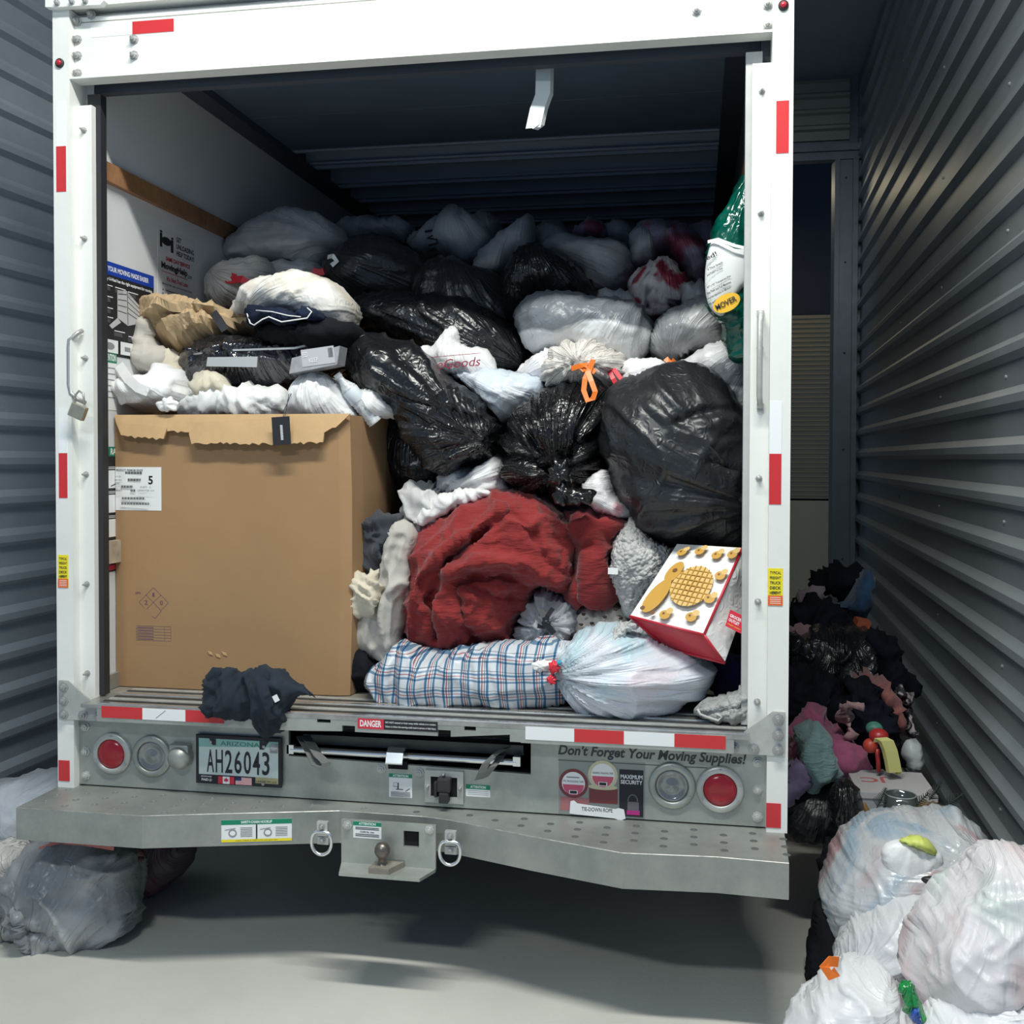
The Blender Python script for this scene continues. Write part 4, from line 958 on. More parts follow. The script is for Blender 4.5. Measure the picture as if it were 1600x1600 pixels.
p_.text('LOT NO:', .03, .76, .16, .80, ink_black); p_.text('BIN NO:', .03, .68, .18, .72, ink_black); p_.text('SIZE:', .03, .60, .13, .64, ink_black); p_.text('WEIGHT:', .02, .44, .18, .48, ink_black); p_.text('SHIFT:  C', .58, .52, .82, .56, ink_black); p_.text('OPERATOR: A.H', .52, .44, .88, .48, ink_black); p_.done()
a = at(214, 966, by0); b_ = at(258, 922, by0); 
mk = Print(BX, 'printed_mark', (a.x-.005, by0, at(236, 1008, by0).z), (1, 0, 0), (0, 0, 1), b_.x-a.x+.03, at(236, 918, by0).z-at(236, 1008, by0).z, cardboard, th=.0003)
for q, q2 in (((.5, 1.), (.92, .74)), ((.92, .74), (.72, .62)), ((.5, 1.), (.1, .74)), ((.1, .74), (.25, .64)), ((.28, .88), (.72, .6)), ((.72, .88), (.3, .62)), ((.45, .5), (.55, .47)), ((.55, .47), (.72, .6))): mk.line(q, q2, .0016, ink_purple, 'ink_line')
mk.text('1', .47, .84, .53, .91, ink_purple, .01); mk.text('2', .25, .70, .34, .78, ink_purple, .01); mk.text('0', .68, .70, .76, .78, ink_purple, .01); mk.text('NFPA', .0, .88, .15, .92, ink_purple)
for i in range(6): mk.line((.02, .33-.05*i), (.98, .33-.05*i), .0012, ink_purple, 'ink_line')
for x in (.02, .8, .98): mk.line((x, .33), (x, .08), .0012, ink_purple, 'ink_line')
for i in range(5): mk.rect(.05, .295-.05*i, .5, .31-.05*i, ink_purple, 'ink_line')
mk.done()
mb = MB()
for px, py in ((329, 1021), (341, 1025), (351, 1022)):
    q = at(px, py, by0); mb.prism([(q.x-.01, q.z+.008), (q.x+.004, q.z+.005), (q.x+.010, q.z-.006), (q.x-.004, q.z-.002)], 'y', by0-.003, by0)
cpart(mb, 'surface_tear', cardboard_in)

# contents showing above the rim
G_ = 'clothes and bags heaped on the carton'
puff('white_bag', [(292, 650), (302, 618), (342, 608), (396, 602), (440, 608), (458, 636), (456, 654), (380, 662)], .34, .12, .12, whitec, 4, nz=((7, .02),), rg=((8, .02), (18, .008)),
     label='crumpled white fabric bulging along the carton rim behind the flap', cat='cloth', group=None)
b28 = puff('white_bag', [(446, 655), (450, 618), (472, 596), (491, 577), (512, 586), (532, 600), (550, 642), (548, 656)], .34, .10, .12, wht, 4, knot=(490, 560), label='small white plastic bag peaked above the carton rim beside the bottle', cat='bag')
b30 = puff('white_bag', [(560, 650), (562, 614), (596, 611), (616, 630), (624, 650)], .42, .10, .15, wht, 4, knot=(560, 600), label='white bag corner at the right end of the carton rim', cat='bag')
b25 = puff('plastic_bag', [(153, 566), (180, 566), (205, 590), (235, 584), (262, 574), (290, 592), (302, 614), (292, 628), (262, 640), (225, 642), (198, 640), (177, 623), (167, 596), (156, 580)], .36, .17, .18, wht, 4, knot=(190, 560), famp=.016,
     rg=((7, .02), (14, .008)), label='thin white plastic shopping bag with a raised handle at the left end of the carton', cat='bag')
child_ribbon(b25, 'bag_handle', [(186, 570, .22), (200, 592, .19), (216, 606, .17), (232, 612, .165)], .2, .035, wht, .003)
tuft(b25, 'knot', 262, 632, .2, .03, wht, (1.2, .7, .8))
b24 = puff('cream_clothing', [(190, 562), (200, 536), (214, 508), (226, 502), (240, 530), (262, 548), (284, 548), (298, 570), (303, 600), (290, 612), (250, 590), (215, 578)], .46, .12, .15, creamc, 4, nz=((9, .02),), rg=((8, .03), (16, .01)),
     label='cream clothing crumpled between the brown paper bag and the white shopping bag', cat='clothes')
b24b = puff('grey_garment', [(196, 560), (206, 528), (222, 500), (238, 508), (236, 530), (256, 545), (262, 565), (240, 582), (214, 580)], .40, .07, .1, cloth('pale_taupe', (.50, .47, .42), .05), 4, nz=((9, .02),), rg=((8, .02),),
     label='pale grey-beige garment folded at the left side of the carton heap', cat='clothes')
b23 = puff('paper_bag', [(224, 512), (232, 490), (275, 482), (330, 485), (376, 497), (398, 508), (372, 520), (345, 530), (300, 548), (284, 552), (262, 538), (238, 532)], .50, .17, .2, plain('brown_paper', (.46, .33, .19), .8, 0, .06, 6), 4, p=.42, tilt=.3,
     nz=((5, .02),), rg=((5, .035), (11, .012)), creases=[([(240, 532), (300, 512), (390, 505)], 5, -.03), ([(255, 515), (330, 500), (370, 500)], 5, .02)], smooth=False, label='crumpled brown paper bag lying across the top of the carton', cat='bag')
child_ribbon(b23, 'black_stripe', [(333, 488, .325), (342, 500, .31), (352, 516, .31)], .3, .03, ink_black, .002)
b26 = puff('wrapped_clothes', [(288, 556), (330, 536), (376, 524), (440, 530), (500, 535), (541, 544), (545, 572), (530, 590), (470, 606), (400, 612), (352, 610), (306, 600), (298, 580)], .52, .20, .22, plastic('clear_film_black_inside', (.012, .012, .016), (.05, .05, .06), rough=.10, crinkle=1.0, fine=.9, spec=.9, fs=.8), 4, p=.4, knot=(420, 480),
     nz=((5, .02),), rg=((7, .02),), creases=[([(292, 556), (400, 548), (480, 545), (540, 548)], 4, .02)], label='black clothes in glossy clear wrap with a grey paper slip, on the carton', cat='clothes')
q = [at(323, 566, .3), at(403, 566, .3)]
mb = MB(); mb.prism([(q[0].x, q[0].z-.015), (q[0].x+.005, q[0].z+.018), (q[1].x, q[1].z+.020), (q[1].x-.003, q[1].z-.018)], 'y', .296, .3); o = mb.build('paper_slip', plain('grey_slip', (.42, .44, .45), .7)); o.parent = b26; o.location = -b26.location
child_ribbon(b26, 'zip_seam', [(290, 555, .38), (340, 548, .33), (400, 546, .31), (460, 544, .31), (478, 540, .33)], .2, .007, plain('clear_edge', (.45, .47, .48), .2), .003)
tan_s = puff('beige_garment', [(303, 606), (310, 590), (335, 584), (350, 596), (352, 612), (320, 616)], .30, .05, .08, creamc, 4, rg=((10, .02),), label='beige garment corner poking out under the black wrapped clothes', cat='clothes')
b22 = puff('black_garment', [(400, 520), (415, 508), (444, 502), (500, 506), (545, 508), (562, 514), (556, 530), (541, 544), (505, 550), (470, 546), (430, 536)], .42, .14, .16, blackc, 4, p=.42, nz=((5, .02),), rg=((5, .02),), label='folded black cloth lying on the wrapped clothes above the carton', cat='clothes')
b20 = puff('white_bag', [(368, 492), (380, 474), (396, 454), (427, 438), (484, 431), (525, 445), (548, 466), (550, 492), (541, 510), (511, 504), (460, 494), (400, 492)], .50, .2, .25, plastic('cream_white_film', (.80, .78, .73), (.72, .66, .56), rough=.34, crinkle=.5, fine=.3, mixscale=6), 4, p=.45, knot=(380, 500),
     label='plump creamy white bag on top of the carton heap above the folded jeans', cat='bag')
b21 = puff('folded_jeans', [(386, 490), (398, 481), (437, 484), (465, 489), (486, 480), (508, 500), (480, 502), (440, 506), (420, 498), (396, 508)], .30, .06, .10, denim, 3, p=.4, rg=((8, .01),), label='dark blue jeans folded flat between the white bag and the black cloth', cat='jeans')
child_tube(b21, 'white_seam', [(386, 490, .25), (391, 505, .235), (397, 508, .235), (410, 499, .235), (420, 495, .235), (440, 503, .235), (460, 500, .235), (480, 497, .235), (487, 487, .24), (480, 481, .25)], .24, .0025, whitec)
child_tube(b21, 'white_seam', [(400, 485, .24), (425, 487, .235), (450, 493, .235), (470, 495, .235)], .24, .002, whitec)
# clear retail pack and water bottle
c0, c1 = at(462, 586, .28), at(540, 552, .28)
PK = thing('clear_clothing_pack', (c0.x, .3, c0.z), 'clear printed retail pack with a barcode, lying right of the wrapped clothes', 'package')
mb = MB(); mb.prism([(c0.x, c0.z), (c1.x-.01, c0.z+.03), (c1.x, c1.z+.02), (c0.x+.01, c1.z-.02)], 'y', .22, .30); cpart(mb, 'pack_body', plain('pack_grey', (.36, .36, .38), .2, 0, .2, 30), PK)
p_ = Print(PK, 'printed_panel', (c0.x+.05, .2195, c0.z+.022), (1, 0, .12), (-.12, 0, 1), c1.x-c0.x-.065, .06, plain('pack_print', (.50, .50, .52), .3), th=.001)
for k in range(9): p_.rect(.82+.016*k, .35, .828+.016*k, .9, ink_black, 'barcode')
p_.text('FEED', .02, .55, .2, .85, ink_white); p_.text('KEEP', .22, .2, .5, .45, ink_white); p_.done()
BT = thing('water_bottle', at(550, 612, .33), 'clear plastic water bottle lying in the carton beside the small white bag', 'bottle')
a = at(529, 588, .30); c = at(583, 655, .36); d_ = (c-a).normalized()
mb = MB(); prof = [(0, .0), (.012, .0), (.012, .02), (.026, .05)]
t = .055
while t < .20: prof += [(.030, t), (.027, t+.007)]; t += .014
mb.lathe(a, d_, prof+[(.03, t), (0, t+.002)], 20); cpart(mb, 'bottle_body', plain('bottle_clear', (.62, .65, .67), .06, 0, .35, 60, spec=1), BT, True)
mb = MB(); mb.lathe(a-d_*.012, d_, [(0, 0), (.014, .001), (.014, .016), (0, .017)], 16); cpart(mb, 'cap', ink_white, BT)
mb = MB(); mb.lathe(a+d_*.06, d_, [(.0305, 0), (.031, .001), (.031, .05), (.0305, .051)], 20); cpart(mb, 'bottle_label', plain('bottle_label_blue', (.66, .72, .76), .4), BT, True)
# hang tag
q = at(443, 675, .13)
HT = thing('hang_tag', q, 'black clothing hang tag dangling over the carton front on a string', 'tag')
p_ = Print(HT, 'tag_card', tuple(at(427, 696, .155)), (1, 0, .06), (-.06, 0, 1), at(455, 680, .155).x-at(427, 680, .155).x, at(440, 652, .155).z-at(440, 696, .155).z, ink_black, th=.0015)
p_.text('PRETTYLITTLE', .55, .15, .62, .7, ink_white) if 0 else None
for i in range(12): p_.rect(.46, .18+.045*i, .60, .205+.045*i, ink_white, 'lettering')
p_.done()
mb = MB(); mb.tube([at(452, 612, .25), at(449, 630, .2), at(447, 642, .17), at(444, 655, .16)], .0012, 6); mb.tube([at(456, 612, .25), at(449, 630, .2), at(443, 642, .17), at(443, 655, .16)], .0012, 6); cpart(mb, 'string', ink_black, HT)

# ================================================================ black bags
b1 = puff('trash_bag', [(940, 660), (946, 626), (965, 606), (1000, 590), (1040, 574), (1080, 574), (1120, 588), (1150, 612), (1172, 645), (1178, 700), (1180, 775), (1172, 830), (1150, 848), (1100, 846), (1045, 856), (1010, 836), (985, 806), (960, 775), (944, 735), (936, 700)], .52, .34, .30, blkm, 4.5, p=.46, knot=(1185, 785), k=5, famp=.02,
     nz=((4, .03),), rg=((5, .018), (12, .006)), creases=[([(1165, 640), (1100, 650), (1060, 665)], 8, -.02), ([(1110, 720), (1140, 735), (1170, 760)], 6, -.02), ([(1020, 640), (1070, 680), (1130, 700)], 7, .012)],
     label='huge matte black trash bag swelling against the right door post', cat='trash bag', group=None)
tuft(b1, 'knot', 1168, 778, .20, .025, blk, (1, .8, .8))
b2 = puff('trash_bag', [(800, 655), (815, 636), (850, 618), (900, 604), (945, 606), (965, 622), (948, 660), (940, 700), (946, 735), (925, 758), (895, 775), (850, 772), (815, 765), (792, 735), (780, 700), (784, 675)], .52, .24, .22, blk2, 4, knot=(878, 738), k=9, famp=.035,
     nz=((5, .02),), rg=((7, .012),), creases=[([(878, 740), (850, 690)], 8, -.03), ([(878, 740), (905, 690)], 8, -.03)], label='glossy black trash bag with its twisted knot facing out, above the red quilt', cat='trash bag')
tuft(b2, 'knot', 876, 738, .27, .045, blk2, (.8, .8, 1.2)); tuft(b2, 'bag_tail', 902, 775, .25, .05, blk2, (1.3, .6, .6)); tuft(b2, 'bag_tail', 878, 772, .25, .04, blk2, (.8, .6, 1))
b3 = puff('trash_bag', [(540, 560), (545, 532), (565, 520), (587, 519), (612, 528), (640, 542), (672, 562), (705, 588), (740, 615), (768, 645), (781, 668), (776, 696), (752, 716), (720, 728), (686, 740), (655, 712), (630, 668), (600, 640), (572, 612), (552, 588)], .48, .2, .2, blk, 4, knot=(770, 690), k=6, famp=.022,
     rg=((6, .016), (14, .005)), creases=[([(640, 620), (720, 650), (775, 665)], 7, -.02), ([(600, 560), (680, 610)], 8, .015), ([(640, 660), (700, 670), (745, 690)], 5, -.018)], label='long black trash bag slumping down right of the carton', cat='trash bag')
b3b = puff('trash_bag', [(600, 640), (640, 650), (680, 700), (700, 735), (690, 765), (655, 775), (625, 760), (600, 720)], .66, .12, .2, blk, 5, label='black bag in the dark gap between the carton and the long black bag', cat='trash bag')
b4 = puff('trash_bag', [(547, 492), (575, 470), (620, 458), (680, 462), (730, 470), (772, 482), (806, 508), (834, 556), (812, 580), (770, 590), (720, 582), (670, 560), (640, 540), (600, 526), (560, 518)], .86, .26, .25, blk, 4.5, knot=(830, 580), k=6, rg=((5, .02), (12, .006)), label='wide black trash bag with crinkled shine behind the long black bag', cat='trash bag')
bA = puff('trash_bag', [(510, 425), (528, 395), (560, 377), (608, 368), (640, 385), (662, 410), (676, 450), (650, 475), (590, 484), (548, 500), (532, 470), (518, 450)], 1.12, .24, .25, blkm, 5, knot=(500, 400), label='dark black bag at the left of the second row, under the far white bags', cat='trash bag')
child_ribbon(bA, 'white_tie', [(512, 402, .90), (520, 400, .88), (526, 408, .88), (518, 415, .88)], .9, .02, wht)
bB = puff('trash_bag', [(656, 420), (700, 404), (735, 418), (778, 430), (808, 470), (822, 530), (836, 562), (810, 570), (740, 560), (660, 500), (640, 460)], 1.1, .2, .12, blkm, 5, knot=(700, 380), label='black bag in the middle of the pile between two other dark bags', cat='trash bag')
bC = puff('trash_bag', [(786, 436), (802, 402), (830, 383), (862, 392), (900, 418), (925, 450), (934, 470), (890, 476), (845, 470), (815, 498), (800, 506), (784, 474)], 1.0, .2, .25, blk, 5, knot=(830, 370), label='black trash bag peaked behind the big smoky grey bag', cat='trash bag')
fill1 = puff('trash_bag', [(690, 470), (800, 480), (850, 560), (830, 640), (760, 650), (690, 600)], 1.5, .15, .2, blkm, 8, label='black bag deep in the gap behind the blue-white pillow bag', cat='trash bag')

# ================================================================ pale bags of the pile
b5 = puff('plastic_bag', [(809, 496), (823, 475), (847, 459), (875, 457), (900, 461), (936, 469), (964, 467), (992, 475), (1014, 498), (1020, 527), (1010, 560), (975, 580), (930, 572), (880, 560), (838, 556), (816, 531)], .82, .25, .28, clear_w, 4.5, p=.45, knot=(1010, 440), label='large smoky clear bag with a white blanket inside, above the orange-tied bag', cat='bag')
b6 = puff('plastic_bag', [(848, 570), (862, 550), (885, 537), (920, 532), (948, 540), (970, 554), (977, 576), (966, 603), (930, 614), (889, 610), (860, 614), (846, 596)], .60, .22, .22, whtc, 4, knot=(912, 574), k=9, famp=.020, label='cream-white drawstring bag gathered by a bright orange tie', cat='bag')
for pts in ([(905, 570, .36), (912, 578, .35), (922, 572, .34), (927, 562, .34), (921, 577, .335), (914, 592, .32), (912, 610, .31), (918, 626, .30), (927, 622, .30), (930, 612, .30), (924, 596, .31), (918, 580, .33)], [(893, 576, .37), (905, 572, .355), (916, 570, .345), (930, 582, .34)]):
    child_ribbon(b6, 'drawstring', pts, .35, .018, orange, .003)
b7 = puff('plastic_bag', [(803, 584), (820, 570), (842, 555), (864, 548), (874, 570), (862, 596), (834, 596)], .70, .12, .15, pinkw, 4, knot=(800, 600), label='white bag with pink showing, left of the orange-tied bag', cat='bag')
b8 = puff('shopping_bag', [(645, 541), (678, 541), (692, 525), (703, 510), (715, 512), (721, 540), (753, 549), (768, 566), (774, 584), (745, 592), (700, 590), (665, 566)], .62, .08, .10, wht, 4, p=.4, knot=(708, 510), label='white shopping bag with large red lettering and a peaked handle', cat='bag')
p_ = Print(b8, 'store_print', (0, 0, 0), (1, 0, -.03), (.03, 0, 1), .272, .056, wht, th=.0005)
p_.text('HomeGoods', 0, .1, 1, .7, plain('maroon_ink', (.28, .01, .04), .5), .0, .25); p_.rect(.2, .9, 1, .94, MATS['maroon_ink'], 'print_line'); ob = p_.done()
def reparent(o, par): o.parent = par; o.matrix_local = Matrix.Translation(-par.location) @ o.matrix_world
for ch in list(ob.children): ch.parent = b8; ch.matrix_local = Matrix.Translation(at(640, 583, .518)-b8.location) @ Matrix.Rotation(math.radians(90), 4, 'X') @ Matrix.Rotation(.07, 4, 'Z')
bpy.data.objects.remove(ob)
b9 = puff('plastic_bag', [(706, 584), (750, 580), (800, 580), (845, 588), (860, 610), (850, 632), (812, 654), (780, 660), (760, 634), (735, 606)], .62, .17, .18, bluew, 4, knot=(700, 570), famp=.012, label='pale blue pillow in a thin white bag between the black bags', cat='bag')
b10 = puff('plastic_bag', [(1016, 545), (1024, 512), (1050, 488), (1100, 462), (1126, 480), (1134, 530), (1110, 548), (1086, 556), (1056, 568), (1030, 562)], .84, .2, .22, greyc, 4, knot=(1046, 566), label='clear smoky bag under the hanging green bag, right side of the pile', cat='bag')
child_ribbon(b10, 'orange_tie', [(1040, 560, .62), (1048, 568, .61), (1054, 562, .6)], .6, .02, orange)
b11 = puff('plastic_bag', [(1044, 592), (1070, 568), (1100, 548), (1135, 534), (1168, 545), (1178, 600), (1176, 640), (1140, 618), (1100, 590)], .68, .14, .2, wht, 4, knot=(1180, 530), label='white bag behind the huge black bag, nearest the right door post', cat='bag')
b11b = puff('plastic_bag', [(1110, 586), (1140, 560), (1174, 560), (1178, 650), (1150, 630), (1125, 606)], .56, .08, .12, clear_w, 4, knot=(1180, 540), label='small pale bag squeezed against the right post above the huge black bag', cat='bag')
b12 = puff('plastic_bag', [(966, 590), (975, 566), (998, 555), (1030, 556), (1050, 570), (1040, 600), (1010, 620), (975, 620)], .60, .12, .16, pinkw, 4, knot=(968, 592), label='white bag with red handle loops between the orange-tied bag and the huge black bag', cat='bag')
for pts in ([(952, 580, .46), (958, 592, .45), (966, 606, .45), (976, 608, .45), (972, 594, .45), (960, 578, .46), (953, 579, .46)], [(998, 588, .45), (1004, 592, .45)]):
    child_ribbon(b12, 'red_handle', pts, .45, .016, redrib, .003)
b13 = puff('plastic_bag', [(980, 452), (990, 428), (1018, 410), (1040, 402), (1062, 420), (1082, 450), (1066, 486), (1030, 510), (1008, 494), (990, 476)], 1.05, .18, .22, redmix, 4, knot=(1040, 395), label='clear bag of mixed red, black and white things, upper right of the pile', cat='bag')
b14 = puff('plastic_bag', [(636, 378), (655, 362), (680, 348), (711, 320), (728, 330), (746, 336), (772, 362), (764, 398), (736, 415), (697, 404), (664, 408), (648, 394)], 1.42, .2, .25, gry, 5, knot=(711, 318), label='grey-white bag with black scribbled letters at the top of the pile', cat='bag')
for pts in ([(664, 362), (676, 360), (680, 366), (668, 372), (682, 374), (684, 380), (670, 384)], [(668, 392), (680, 388), (686, 394), (680, 400)]):
    child_tube(b14, 'marker_scribble', [(x, y, 1.24) for x, y in pts], 1.24, .005, ink_black, 6)
b15 = puff('plastic_bag', [(742, 416), (752, 398), (764, 384), (785, 366), (805, 350), (824, 333), (834, 352), (835, 384), (815, 400), (800, 412), (775, 428), (752, 428)], 1.32, .14, .2, gry, 5, knot=(824, 330), label='pale bag tapering to a point, left of centre at the back of the pile', cat='bag')
b16 = puff('plastic_bag', [(850, 388), (872, 370), (903, 373), (969, 378), (990, 392), (992, 430), (974, 458), (936, 462), (912, 428), (880, 404)], 1.25, .2, .25, gryd, 5, knot=(850, 380), label='broad grey bag at the back, right of the peaked black bag', cat='bag')
b17 = puff('plastic_bag', [(985, 392), (987, 364), (1010, 346), (1053, 350), (1080, 362), (1102, 392), (1104, 440), (1084, 452), (1062, 420), (1036, 400), (1005, 418)], 1.3, .2, .25, purp, 5, knot=(1050, 340), label='dim purple and red bag at the back right of the pile', cat='bag')
b17b = puff('plastic_bag', [(985, 410), (985, 370), (1005, 352), (1030, 356), (1036, 392), (1010, 416)], 1.24, .14, .2, gryd, 5, label='dim grey bag at the back, beside the purple one', cat='bag')
b18 = puff('plastic_bag', [(352, 410), (362, 385), (390, 358), (430, 338), (472, 333), (515, 343), (535, 360), (548, 384), (528, 396), (505, 416), (470, 418), (430, 412), (390, 420)], 1.22, .24, .28, plastic('pale_grey_film', (.55, .56, .58), (.46, .46, .47), rough=.42, crinkle=.35, fine=.15), 5, knot=(548, 384), label='largest pale grey bag at the upper left, against the truck wall', cat='bag')
b18b = puff('plastic_bag', [(430, 412), (470, 404), (500, 410), (508, 430), (495, 450), (440, 450)], 1.15, .14, .2, gry, 5, knot=(500, 425), label='grey bag with a red scrap between the large pale bag and the creamy white bag', cat='bag')
child_ribbon(b18b, 'red_scrap', [(488, 424, .99), (500, 426, .99), (512, 422, .99)], 1.0, .03, redrib)
b19 = puff('plastic_bag', [(334, 462), (336, 437), (352, 420), (383, 410), (416, 410), (428, 430), (424, 452), (408, 480), (360, 488), (342, 482)], 1.0, .18, .2, plastic('wrinkled_grey_white', (.60, .58, .56), (.66, .62, .56), rough=.42, crinkle=.7, fine=.2), 4.5, knot=(352, 436), k=9, famp=.02, label='grey-white bag with a red drawstring, left end of the pile against the wall', cat='bag')
for pts in ([(346, 434, .83), (360, 438, .81), (378, 436, .80), (392, 446, .80)], [(346, 434, .83), (356, 430, .82), (368, 434, .81)]):
    child_ribbon(b19, 'drawstring', pts, .8, .03, redrib, .003)
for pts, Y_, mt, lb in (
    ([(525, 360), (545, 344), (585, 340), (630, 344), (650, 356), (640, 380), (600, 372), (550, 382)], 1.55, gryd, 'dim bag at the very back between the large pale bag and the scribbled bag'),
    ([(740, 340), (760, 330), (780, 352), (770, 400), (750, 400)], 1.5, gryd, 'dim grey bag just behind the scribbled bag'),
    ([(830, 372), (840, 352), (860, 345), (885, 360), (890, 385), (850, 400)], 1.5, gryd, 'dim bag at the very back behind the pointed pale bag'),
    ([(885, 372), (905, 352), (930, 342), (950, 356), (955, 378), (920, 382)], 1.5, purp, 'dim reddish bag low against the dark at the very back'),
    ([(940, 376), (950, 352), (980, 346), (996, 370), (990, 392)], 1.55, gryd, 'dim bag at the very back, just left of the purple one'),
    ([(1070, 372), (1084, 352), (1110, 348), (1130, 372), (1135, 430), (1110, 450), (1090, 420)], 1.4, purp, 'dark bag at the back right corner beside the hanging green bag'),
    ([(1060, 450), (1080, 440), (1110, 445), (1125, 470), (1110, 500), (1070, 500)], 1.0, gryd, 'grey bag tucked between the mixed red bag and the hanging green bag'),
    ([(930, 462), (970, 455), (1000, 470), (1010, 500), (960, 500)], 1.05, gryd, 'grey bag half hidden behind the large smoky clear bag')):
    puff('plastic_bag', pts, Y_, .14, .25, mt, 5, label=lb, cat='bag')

# lower middle
puff('plastic_bag', [(684, 745), (704, 735), (727, 728), (760, 708), (782, 705), (796, 745), (800, 775), (770, 785), (730, 775), (700, 775)], .55, .14, .2, wht, 4, knot=(690, 775), famp=.02, label='crinkled white bag between the long black bag and the red quilt', cat='bag')
puff('plastic_bag', [(910, 765), (925, 748), (946, 735), (965, 775), (985, 800), (960, 806), (930, 790)], .42, .10, .15, pinkw, 4, knot=(900, 760), label='small white bag wedged between the knotted black bag and the huge black bag', cat='bag')
puff('grey_shirt', [(626, 797), (640, 760), (662, 758), (690, 768), (700, 800), (670, 830), (655, 845), (634, 815)], .45, .08, .15, greyw, 3, edge=.01, rg=((8, .035), (18, .014)), label='pale grey shirt bunched above the trousers beside the carton', cat='clothes')
puff('white_shirt', [(650, 800), (680, 780), (722, 766), (760, 762), (764, 775), (725, 790), (690, 806), (662, 820)], .38, .035, .06, whitec, 3, rg=((9, .016), (22, .006)), label='white garment strip lying along the top edge of the red quilt', cat='clothes')
puff('charcoal_shirt', [(554, 824), (560, 810), (586, 803), (622, 812), (618, 840), (606, 858), (596, 888), (584, 902), (568, 888), (562, 852)], .36, .07, .12, charc, 3, edge=.012, rg=((9, .035), (20, .014)), label='charcoal shirt hanging beside the right edge of the carton', cat='clothes')
tr_ = puff('trousers', [(612, 818), (632, 812), (652, 838), (650, 880), (640, 930), (630, 992), (612, 1034), (575, 1016), (540, 1004), (546, 984), (562, 960), (584, 915), (596, 868)], .34, .09, .12, beige, 4, p=.4, nz=((4, .02),), rg=((4, .03), (9, .008)), creases=[([(630, 840), (610, 900), (590, 1000)], 6, -.02), ([(610, 870), (625, 930), (620, 1000)], 5, .015)],
     label='light beige trousers hanging down between the carton and the red quilt', cat='trousers')
puff('cream_garment', [(538, 930), (552, 910), (570, 900), (588, 898), (590, 930), (572, 968), (556, 965), (544, 950)], .27, .045, .08, creamc, 3, edge=.012, rg=((11, .03), (24, .01)), label='cream garment knotted at the lower right edge of the carton', cat='clothes')
puff('black_cloth', [(540, 1018), (560, 1004), (590, 1030), (600, 1045), (590, 1062), (575, 1085), (545, 1080)], .33, .08, .15, blackc, 4, rg=((7, .02),), label='black cloth on the truck floor right of the carton foot', cat='clothes')
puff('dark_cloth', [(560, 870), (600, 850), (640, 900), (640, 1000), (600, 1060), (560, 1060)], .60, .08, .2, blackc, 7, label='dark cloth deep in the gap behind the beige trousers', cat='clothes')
q1 = puff('red_quilt', [(659, 836), (690, 808), (720, 790), (756, 776), (799, 767), (845, 772), (872, 790), (896, 822), (908, 866), (908, 915), (900, 932), (876, 930), (842, 918), (826, 944), (812, 968), (800, 1020), (775, 1014), (745, 1006), (715, 1010), (686, 1018), (655, 1006), (640, 988), (630, 950), (634, 910), (641, 872)], .48, .26, .12, red_q, 3.6, p=.40,
     nz=((4, .025),), rg=((4, .025), (10, .014), (22, .005)), creases=[([(655, 1000), (665, 940), (680, 890), (720, 850), (800, 790)], 7, .035), ([(700, 985), (692, 930), (720, 870), (780, 820)], 6, -.045), ([(738, 905), (760, 890), (800, 892), (850, 915)], 8, -.055), ([(730, 880), (780, 862), (840, 870), (880, 900)], 9, .045), ([(650, 940), (640, 900), (655, 860)], 6, -.02), ([(830, 930), (790, 920), (760, 905)], 7, -.04), ([(760, 1005), (745, 960), (742, 920)], 6, -.03), ([(820, 790), (860, 820), (875, 860)], 8, .03)],
     label='rumpled dark red quilt draped over the middle of the load', cat='quilt')
q2 = puff('red_pillow_sham', [(878, 800), (905, 794), (945, 792), (970, 795), (978, 820), (960, 838), (958, 870), (966, 900), (974, 934), (950, 944), (902, 942), (880, 935), (895, 900), (895, 850)], .50, .2, .2, red_q2, 4, p=.45, rg=((4, .025), (9, .008)), creases=[([(885, 800), (900, 850), (915, 930)], 6, -.03), ([(905, 850), (930, 845)], 5, -.02)],
     label='red quilted cushion bulging right of the draped red quilt', cat='cushion')
b43 = puff('plastic_bag', [(806, 1000), (812, 970), (826, 940), (850, 918), (890, 935), (908, 950), (906, 980), (880, 1000), (840, 1008)], .46, .15, .15, gry, 4, knot=(855, 970), k=9, famp=.02, label='grey-white bag with a knotted black tie below the red quilt', cat='bag')
tuft(b43, 'black_tie', 853, 972, .30, .014, blktie, (1, 1, 1))
child_ribbon(b43, 'black_tie', [(845, 952, .30), (851, 964, .29), (856, 978, .29), (866, 990, .29)], .3, .02, blktie); child_ribbon(b43, 'black_tie', [(864, 950, .3), (856, 962, .29), (849, 980, .29), (840, 978, .30)], .3, .016, blktie)
b44 = puff('patterned_cloth', [(896, 990), (902, 945), (940, 942), (972, 944), (986, 970), (975, 1000), (930, 1000)], .50, .12, .15, cloth('cream_dotted_cloth', (.66, .62, .54), .04), 4, label='cream cloth with small dark motifs under the red cushion', cat='cloth')
for px, py in ((912, 960), (928, 954), (945, 964), (962, 952), (925, 974), (950, 978), (908, 976), (970, 966)):
    tuft(b44, 'printed_motif', px, py, .375, .006, plain('motif_brown', (.06, .03, .03), .8), (1.3, .5, .8))
b45 = puff('plush_cushion', [(980, 812), (996, 815), (1015, 840), (1050, 862), (1042, 890), (1018, 920), (1000, 950), (984, 965), (970, 955), (962, 915), (955, 875), (960, 838)], .40, .14, .15, fluff, 3.5, p=.5, nz=((9, .012),), rg=((22, .012),), label='fluffy pale grey plush cushion left of the printed grocery bag', cat='cushion')
